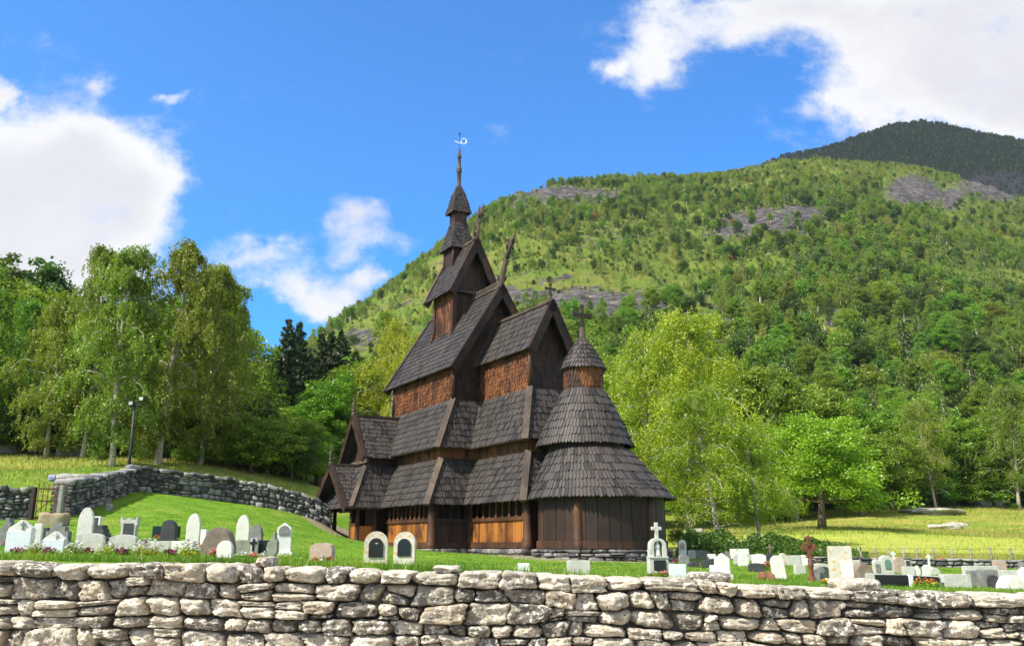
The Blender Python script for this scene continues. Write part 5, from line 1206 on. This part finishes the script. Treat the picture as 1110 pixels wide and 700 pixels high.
# planter, soil, slabs, rocks
def rock(label,px,py,D,w,h,d,mat,seed,name='boulder',cat='rock',rot=0,rough=.25,p=3.2,group=None,zoff=0,parent=None):
    P0,F0=_CS[8]; Q=P0/((np.abs(P0)**p).sum(1)**(1/p))[:,None]
    ns=np.array([mnoise.fractal(Vector((q[0]*1.3+seed*7.1,q[1]*1.3,q[2]*1.3)),.8,2,4) for q in Q])
    s=MB(); s.add(Q*np.array([w/2,d/2,h])*(1+ns*rough)[:,None],F0); X=U(px,py,D)[0]
    o=s.build(name,M[mat],None,True,(X,D,zt1(X,D)+zoff),R(rot)); return tag(o,label,cat,group)
rock('heap of reddish soil in the grass before the tilting white stone',831,627,19.5,.34,.15,.3,'soil',3,'soil_heap','soil heap')
rock('brown weathered slab leaning in front of the rusty gate',58,563,30.5,.95,.42,.5,'slab_rock',5,rot=12,p=6)
rock('flat grey slab on the grass above the gate wall',78,515,43,2.0,.22,1.2,'grey_rock',6,p=3,zoff=.1)
rock('small grey stone lying at the foot of the shaded uphill wall',118,549,36,.3,.25,.25,'grey_rock',8)
rock('grey outcrop in the grass behind the wire fence on the left',88,502,60,3.2,.75,2,'grey_rock',9)
rock('grey rock at the far left edge below the wood',6,490,62,2.6,.8,2,'grey_rock',10)
rock('grey rock hump left of the dark stemmed birch',42,494,62,1.6,.6,1.2,'grey_rock',12)
rock('broad pale rock outcrop in the middle of the meadow',1010,559,100,6.5,.5,5,'pale_rock',13,rough=.3,p=2.4)
rock('low pale rock in the meadow in front of the broad outcrop',1022,570,88,3.4,.3,2.4,'pale_rock',14,rough=.3,p=2.4)
rock('small flat pale rock in the meadow left of the low rock',1035,566,90,2.4,.28,1.8,'pale_rock',15,rough=.3,p=2.4)
rock('pale boulder at the wood edge behind the forked birch',1038,540,112,4.5,2.2,3,'grey_rock',16)
rock('pale boulder at the wood edge below the wide olive birch',1068,545,109,3.5,1.6,3,'grey_rock',17)
rock('small pale stone in the meadow right of the great birch trunk',757,572,80,1.0,.4,.8,'grey_rock',18)
rock('flat stone in the meadow between the mottled trunk and the lone tree',783,580,72,1.6,.25,1.0,'grey_rock',19)
X,Y,Z=U(804.5,590.5,46); zz=zt1(X,Y); s=MB(); w_=9.5*46/F; hh=Z-zz
s.box((0,0,hh-.14),(w_,.3,.28)); s.box((0,0,hh+.01),(w_*1.06,.34,.04)); s.box((-w_*.4,0,(hh-.28)/2),(.06,.2,hh-.28)); s.box((w_*.4,0,(hh-.28)/2),(.06,.2,hh-.28))
tag(s.build('planter_box',M['soil'],None,False,(X,Y,zz)),'brown box planter behind the wide white flat stone','planter')
# ------------------------------------------------------------------ flowers
def m_petal(n,c): return m_leaf(n,[tuple(x*.6 for x in c),c],.3,False,(1,1,1))
PET=dict(white=m_petal('white_petal',(.8,.8,.76)),purple=m_petal('purple_petal',(.4,.02,.2)),red=m_petal('red_petal',(.6,.03,.025)),pink=m_petal('pink_petal',(.75,.22,.2)),yellow=m_petal('yellow_petal',(.8,.5,.02)),orange=m_petal('orange_petal',(.75,.2,.03)))
def flowers(label,px,py,D,w,h,col,seed,nf=110,nl=420,frac=.9):
    r=np.random.default_rng(seed); X=U(px,py,D)[0]; z=zt1(X,D); e=empty('flower_clump',(X,D,z),0,label,'flowers','flowers on the graves')
    q=r.normal(size=(nl,3))*np.array([w/4,w/5,h*.25]); q[:,2]=np.abs(q[:,2])*1.0+.02; q[:,2]=np.minimum(q[:,2],h*.85)
    V,Fq=leaves(q,.05 if h<.35 else .07,seed,-.3); me=npmesh('foliage',V,Fq,4); mkobj('foliage',me,L_bright if col=='white' else L_fresh,e)
    a=r.uniform(0,6.28,nf); rad=np.sqrt(r.random(nf)); p=np.stack([np.cos(a)*rad*w/2,np.sin(a)*rad*w/2.5,h*(.55+.45*(1-rad**2))*r.uniform(frac*.6,1.1,nf)],1)
    V,Fq=leaves(p,.042,seed+1,0,.95,.3,2.5); me=npmesh('blossoms',V,Fq,4); mkobj('blossoms',me,PET[col],e)
fl=flowers
fl('white flowering tuft between the two leftmost pointed slabs',38,600,15.5,.32,.3,'white',1)
fl('white flowering tuft right of the second pointed slab',80,601,15.5,.32,.32,'white',2)
fl('white flowering tuft between the two wide curved stones',116,601,15.5,.36,.34,'white',3)
fl('large white flowering clump in front of the pale double slab',158,603,14.5,.62,.3,'white',4,240,800)
fl('white flowering clump at the right of the pale double slab',203,603,14.5,.42,.34,'white',5,160,520)
fl('purple flowers at the foot of the big pointed slab at the left end',19,602,14.5,.3,.15,'purple',6)
fl('purple red flowers at the foot of the second pointed slab',53,602,14.5,.28,.15,'purple',7)
fl('purple flowers at the foot of the wide pale stone under the tall arch',94,604,13.5,.18,.16,'purple',8)
fl('pink purple flowers at the foot of the wide pale stone under the horned one',131,605,13.5,.24,.16,'purple',9)
fl('dark purple flowers before the seam of the pale double slab',183,605,13.5,.24,.17,'purple',10)
fl('red flowers on the low dark block at the far left',8,580,21.5,.16,.22,'red',11,60,80)
fl('red flowers beside the dark shouldered stone on the left',48,584,21,.14,.2,'red',12,60,80)
fl('red flowers beside the low black slab on the lawn',172,582,26,.3,.16,'red',13,80,80)
fl('pink flowers left of the small bright white rounded stone',232,604,17,.2,.2,'pink',14,90,120)
fl('white flowers in front of the dark green panel',262,601,20,.34,.14,'white',15,110,120)
fl('pink flowers in front of the panel with the black cross',275,601,20,.24,.14,'pink',16,90,100)
fl('white flowers in front of the black polished panel',287,601,20,.26,.16,'white',17,90,100)
fl('pinkish flowers at the foot of the tall pointed arch by the double slab',214,586,23,.18,.2,'pink',18,60,90)
fl('orange flowers at the left foot of the pink granite stone',341,609,15.5,.12,.12,'orange',19,50,60)
fl('white flowers at the foot of the pink granite stone',350,610,15.5,.14,.16,'white',20,70,80)
fl('red flowers at the right foot of the pink granite stone',357,610,15.5,.12,.14,'red',21,70,70)
fl('green tuft with white blossoms beside the carved white pointed stone',308,597,21,.3,.14,'white',22,40,160)
fl('pink orange flowers at the foot of the niche monument',719,622,18.5,.22,.14,'pink',23,80,100)
fl('white blossoms at the foot of the niche monument',708,622,18.5,.3,.12,'white',24,40,160)
fl('red flowers right of the dark square engraved stone',831,613,27,.26,.3,'red',25,160,120)
fl('yellow flowers left of the tall lichened slab',896,631,17,.16,.12,'yellow',26,70,80)
fl('orange and yellow flowers before the black double slab',1004,634,15.8,.42,.2,'orange',27,50,220)
fl('orange flowers right of the dark stone with carved arch',1083,628,17.5,.16,.14,'orange',28,60,60)
fl('purple flowers by the dark block beside the great birch',732,603,31,.22,.24,'purple',29,60,80)
# ------------------------------------------------------------------ fences, lamp, gate, sign
def fence(label,posts,D,ytop,mat,wires=2,r0=.055):
    P=[]; 
    X0,_,_=U(posts[0],600,D); e=empty('post_fence',(X0,D,zt1(X0,D)),0,label,'fence')
    for px in posts:
        X=U(px,ytop,D)[0]; z=zt1(X,D); Z=U(px,ytop,D)[2]+rg_.uniform(-.06,.06); lx=rg_.uniform(-.07,.02)
        s=MB(); s.tube([(X-X0,0,z-.2-e.location.z),(X-X0+lx,0,Z-e.location.z)],[r0,r0*.85],8); s.build('post',M[mat],e,True); P.append((X-X0,z-e.location.z,Z-e.location.z,lx))
    for k in range(wires):
        f=.9-.35*k; s=MB(); s.tube([(a+l*f,-r0,b+(c-b)*f) for a,b,c,l in P],[.006]*len(P),4); s.build('wire',M['iron'],e)
fence('weathered wooden post fence between churchyard and mown meadow',[933,948.5,963,979,993,1011,1031,1051,1073,1096,1120],43,592.5,'driftwood',2,.065)
fence('dark post fence inside the tall weeds right of the church',[788,817,853,869,885],46.5,592,'plank_black')
fence('thin wire fence with dark posts below the left wood',[-8,31.5,59,84.5,106],56,495.5,'plank_dark',3,.05)
# floodlight pole
D=46; X,Y,Z=U(144,432,D); x0,_,_=U(140,503,D); z=zt1(x0,D); e=empty('floodlight_pole',(x0,D,z),0,'black pole with two floodlights standing behind the wall corner','lamp post')
t=X-x0; h=Z-z; s=MB(); s.tube([(0,0,-.2),(0,0,h*.35),(t*.3,0,h*.95)],[.085,.075,.055],10); s.build('pole',M['iron'],e,True)
s=MB(); s.beam((-.28,0,h*.9),(.55,0,h*.93),.07,.07); s.build('cross_arm',M['iron'],e)
for dx,dz in((.34,.1),(-.2,-.15)):
    s=MB(); s.box((dx,-.08,h*.97+dz),(.26,.2,.24)); f_=s.build('floodlight',M['iron'],e,bevel=.02)
    s=MB(); s.box((dx,-.2,h*.97+dz),(.2,.02,.17)); s.build('lens',M['pale_granite'],f_)
D=54; X=U(105,505,D)[0]; z=zt1(X,D); hh=U(105,483,D)[2]-z; s=MB(); e=empty('signpost',(X,D,z),0,'small wooden signpost under the birches on the left','signpost')
s.tube([(0,0,-.1),(0,0,hh)],[.04,.035],8); s.build('post',M['board'],e); s=MB(); s.box((0,-.06,hh-.1),(.5,.04,.2)); s.build('board',M['board'],e)
# gate
D=32; Xa,Xb=U(38,560,D)[0],U(55,560,D)[0]; z=zt1(Xa,D); h=U(46,522,D)[2]-z; e=empty('iron_gate',(Xa,D,z),R(28),'rusty barred iron gate standing ajar in the gap of the dark wall','gate')
W_=(Xb-Xa)*1.35
s=MB()
for zz in(.12,h*.5,h*.82): s.beam((0,0,zz),(W_,0,zz),.04,.05)
s.beam((0,0,h*.2),(W_*.9,0,h*.75),.03,.03); s.build('cross_bars',M['rust'],e)
s=MB()
for i in range(6): s.tube([(W_*i/5,0,.03),(W_*i/5,0,h*(1.0 if i%2 else .95))],[.022,.018],6)
s.build('bars',M['rust'],e)
X=U(58.5,560,32.2)[0]; s=MB(); s.box((0,0,h*.45),(.28,.2,h*.95)); tag(s.build('gate_post',M['grey_rock'],None,False,(X,32.4,z),R(5),bevel=.02),'pale upright stone gate post right of the rusty gate','gate post')
X=U(35,560,32.2)[0]; s=MB(); s.box((0,0,h*.42),(.16,.18,h*.9)); tag(s.build('gate_post',M['plank_black'],None,False,(X,32.1,z),0,bevel=.02),'black timber gate post left of the rusty gate','gate post')
rock('small blue and white bundle resting on the wall beside the rusty gate',56.5,518,32.4,.26,.12,.18,'bundle_cloth',31,'bundle','bundle',zoff=U(56.5,518,32.4)[2]-zt1(U(56.5,518,32.4)[0],32.4))
# ------------------------------------------------------------------ grass blades
def blades(name,X,Y,hmin,hmax,width,mat,seed,lean=.5):
    r=np.random.default_rng(seed); n=len(X); Z=zt(X,Y)-.01; h=r.uniform(hmin,hmax,n); a=r.uniform(0,6.28,n); w=width*r.uniform(.6,1.3,n)*np.ones(n)
    d=np.stack([np.cos(a)*w,np.sin(a)*w,np.zeros(n)],1); b=np.stack([X,Y,Z],1); t=b+np.stack([r.normal(size=n)*h*lean*.6,r.normal(size=n)*h*lean*.6,h],1)
    m_=(b+t)/2+np.stack([np.zeros(n),np.zeros(n),h*.1],1)
    V=np.stack([b-d,b+d,m_+d*.7,t,m_-d*.7],1).reshape(-1,3); me=npmesh(name,V,np.arange(5*n).reshape(-1,5),5); return tag(mkobj(name,me,mat),kind='stuff')
def yard(n,y0,y1,seed,pw=2.0):
    r=np.random.default_rng(seed); Y=y0*(y1/y0)**r.random(n); px=r.uniform(-60,1170,n); X=(px-CX)/(F*CP)*Y
    u,v=ch_local(X,Y); u,v=u/CHS,v/CHS
    ok=~((np.abs(u+.2)<7)&(np.abs(v)<5.4))&~((u>5)&(u<13)&(np.abs(v)<3.2))&(np.hypot(u-14.3,v)>3.5)&~((np.abs(u+3.1)<3.2)&(v>4)&(v<7.4))
    ok&=Y<yard_line(px)-.4; return X[ok],Y[ok]
L_grass=m_leaf('lawn_blade',[(.08,.17,.012),(.15,.28,.02),(.28,.38,.045)],.35,False,cs=.9,cw=.6)
L_hay=m_leaf('meadow_blade',[(.10,.2,.022),(.26,.3,.045),(.40,.32,.11)],.35,False,cs=.16,cw=.72)
L_weed=m_leaf('weed_blade',[(.045,.10,.014),(.085,.17,.022),(.15,.25,.035)],.35,False)
X,Y=yard(150000,8.75,48,51); blades('grass',X,Y,.025,.075,.0045*(Y/9)**.75,L_grass,52)
r=np.random.default_rng(60); n=9000; X=r.uniform(-10,10,n); Y=8.72+np.abs(r.normal(size=n))*.14; blades('grass',X,Y,.04,.14,.004,L_grass,61)
r=np.random.default_rng(70); n=90000; Y=44*(110/44)**r.random(n); px=r.uniform(590,1150,n); X=(px-CX)/(F*CP)*Y; ok=(Y>yard_line(px)+1)&((Y<49)|(Y>72)|(r.random(n)<.12)); X,Y=X[ok],Y[ok]; blades('meadow_grass',X,Y,.08,.3,.012*(Y/50),L_hay,71)
r=np.random.default_rng(80); n=22000; px=r.uniform(-60,345,n); Y=yard_line(px)+r.uniform(1.2,26,n); X=(px-CX)/(F*CP)*Y; blades('meadow_grass',X,Y,.05,.24,.014*(Y/45),L_hay,81)
r=np.random.default_rng(90); n=70000; px=r.uniform(722,915,n); Y=47.3+r.normal(size=n)*1.3; X=(px-CX)/(F*CP)*Y
hm=np.clip((fbm(X,Y,.55,3,3)-.2)*3.2,.15,1.5)*ss(px,716,735)*(1-ss(px,885,915)*.6); P=np.stack([X,Y,zt(X,Y)+hm*r.random(n)**.8*.95],1)
V,Fq=leaves(P,.17,91,-.5,.4,.5,.3); tag(mkobj('tall_weeds',npmesh('tall_weeds',V,Fq,4),L_weed),kind='stuff')
# ------------------------------------------------------------------ light, sky, render
SAZ=R(55); SEL=R(47)
sunv=Vector((-math.sin(SAZ)*math.cos(SEL),-math.cos(SAZ)*math.cos(SEL),math.sin(SEL)))
sl=bpy.data.lights.new('sun','SUN'); sl.energy=5.0; sl.angle=R(.5); sl.color=(1,.93,.80)
so=bpy.data.objects.new('sun',sl); COL.objects.link(so); so.rotation_euler=(-sunv).to_track_quat('-Z','Y').to_euler()
w=bpy.data.worlds.new('World'); SC.world=w; w.use_nodes=True; nt=w.node_tree; nt.nodes.clear(); N=NT(nt)
out=N.n('ShaderNodeOutputWorld'); bg=N.n('ShaderNodeBackground'); nt.links.new(bg.outputs[0],out.inputs[0]); bg.inputs[1].default_value=.11
sky=N.n('ShaderNodeTexSky',sky_type='NISHITA',sun_disc=False); sky.sun_elevation=SEL; sky.sun_rotation=math.atan2(sunv.x,sunv.y); sky.ozone_density=4.0; sky.air_density=1.0; sky.dust_density=.3
tc=N.n('ShaderNodeTexCoord'); sep=N.n('ShaderNodeSeparateXYZ',{0:tc.outputs['Generated']})
iy=N.math('DIVIDE',1.0,N.math('MAXIMUM',N.math('ABSOLUTE',sep.outputs[1]),.05)); gx=N.math('MULTIPLY',sep.outputs[0],iy); gz=N.math('MULTIPLY',sep.outputs[2],iy)
def gd(px,py):
    x,y,z=U(px,py,1.0); return x,z
BL=[(20,215,120,75,1.15),(105,205,95,60,1.),(50,290,120,60,1.1),(150,235,45,35,.45),(60,150,35,30,.55),(-60,200,120,110,1.),
 (0,92,22,14,.8),(190,103,20,12,.7),(110,75,14,16,.42),
 (285,290,58,20,.75),(300,322,60,18,.75),(345,345,36,18,.9),(408,277,60,22,.72),(390,320,22,12,.6),(400,245,40,14,.42),
 (720,55,55,32,.8),(775,20,70,24,.6),(665,80,16,12,.6),(705,85,26,24,.7),(800,45,30,16,.45),
 (860,8,55,24,.75),(1000,55,130,60,1.2),(960,100,80,36,.85),(1090,110,80,50,1.2),(1020,0,160,40,1.1),(905,105,32,14,.5),(930,130,25,14,.45),(1200,80,120,110,1.2)]
tot=None
cw=N.n('ShaderNodeCombineXYZ',{0:gx,1:gz,2:0.3}).outputs[0]
wx=N.math('MULTIPLY',N.math('SUBTRACT',N.noise(cw,3.2,6,.62),.5),.30); wz=N.math('MULTIPLY',N.math('SUBTRACT',N.noise(N.n('ShaderNodeVectorMath',{0:cw,1:(5.2,1.3,7.7)},operation='ADD').outputs[0],3.2,6,.62),.5),.22)
hx=N.math('ADD',gx,wx); hz=N.math('ADD',gz,wz)
for px,py,rx,ry,a in BL:
    cx_,cz_=gd(px,py); ex_=abs(gd(px+rx,py)[0]-cx_); ez_=abs(gd(px,py-ry)[1]-cz_)
    q=N.math('ADD',N.math('POWER',N.math('DIVIDE',N.math('SUBTRACT',hx,cx_),ex_),2.0),N.math('POWER',N.math('DIVIDE',N.math('SUBTRACT',hz,cz_),ez_),2.0))
    g=N.math('MULTIPLY',N.math('EXPONENT',N.math('MULTIPLY',q,-1.0)),a)
    tot=g if tot is None else N.math('ADD',tot,g)
cv=N.n('ShaderNodeCombineXYZ',{0:gx,1:N.math('MULTIPLY',gz,1.4),2:0.3}).outputs[0]
n1=N.noise(cv,9.0,9,.66,0); n2=N.noise(cv,3.0,5,.55)
dens=N.math('ADD',N.math('MINIMUM',tot,1.15),N.math('MULTIPLY',N.math('SUBTRACT',n1,.5),1.9))
al=N.step(dens,.20,1.05)
# white cloud added overhead and behind, out of view, to neutralise blue ambient light
oth=N.step(N.noise(tc.outputs['Generated'],2.2,6,.6),.36,.56)
away=N.math('MAXIMUM',N.step(N.math('MULTIPLY',sep.outputs[1],-1.0),-.45,-.15),N.step(sep.outputs[2],.66,.8))
al=N.math('MAXIMUM',al,N.math('MULTIPLY',oth,away))
shade=N.step(N.math('ADD',N.math('ADD',N.math('MULTIPLY',n2,.6),N.math('MULTIPLY',n1,.35)),N.math('MULTIPLY',N.step(tot,.8,2.2),.22)),.42,.72)
ccol=N.mix(shade,(5.95,5.95,6.0),(4.85,4.8,5.1))
tint=N.mix(1.0,sky.outputs[0],(.27,1.07,1.72),'MULTIPLY')
nt.links.new(N.mix(al,tint,ccol),bg.inputs[0])
# thin valley air between the camera and the mountain
hz=MB(); hz.box((0,760,366),(3000,1640,738)); hm=bpy.data.materials.new('valley_air'); hm.use_nodes=True; t_=hm.node_tree; t_.nodes.clear(); N2=NT(t_)
pv_=N2.n('ShaderNodeVolumePrincipled',{'Color':(.82,.9,1,1),'Density':.00007,'Anisotropy':.2}); t_.links.new(pv_.outputs[0],N2.n('ShaderNodeOutputMaterial').inputs['Volume'])
tag(hz.build('haze',hm),kind='stuff')
# clouds added above the frame, unseen, to shade the far mountain
def cloud(name,c,size,seed):
    P0,F0=cubesphere(18); Q=P0/np.linalg.norm(P0,axis=1)[:,None]
    ns=np.array([mnoise.fractal(Vector((q[0]*1.6+seed,q[1]*1.6,q[2]*1.6)),.9,2.1,5) for q in Q])
    s=MB(); s.add(Q*np.array(size)*(1+.55*ns)[:,None],F0); o=s.build(name,m_cloud,None,True,c); return tag(o,kind='stuff')
m_cloud=m_plain('cloud_white',(.85,.85,.86),1.0,0,.02)
def over(px,py,Y,zf,dz):
    X=U(px,py,Y)[0]; z=float(zf(np.array(X),np.array(Y))); k=dz/sunv.z; return (X+sunv.x*k,Y+sunv.y*k,z+dz)
cloud('shading_cloud',over(1040,160,1240,zback,560),(330,250,70),3.0)
SC.view_settings.view_transform='Standard'; SC.view_settings.look='None'; SC.view_settings.exposure=0.62; SC.view_settings.gamma=1
cy=SC.cycles; cy.max_bounces=6; cy.diffuse_bounces=3; cy.glossy_bounces=2; cy.transmission_bounces=4; cy.transparent_max_bounces=4; cy.caustics_reflective=False; cy.caustics_refractive=False
cy.use_denoising=True
try: cy.denoiser='OPENIMAGEDENOISE'
except Exception: pass
SC.render.film_transparent=False
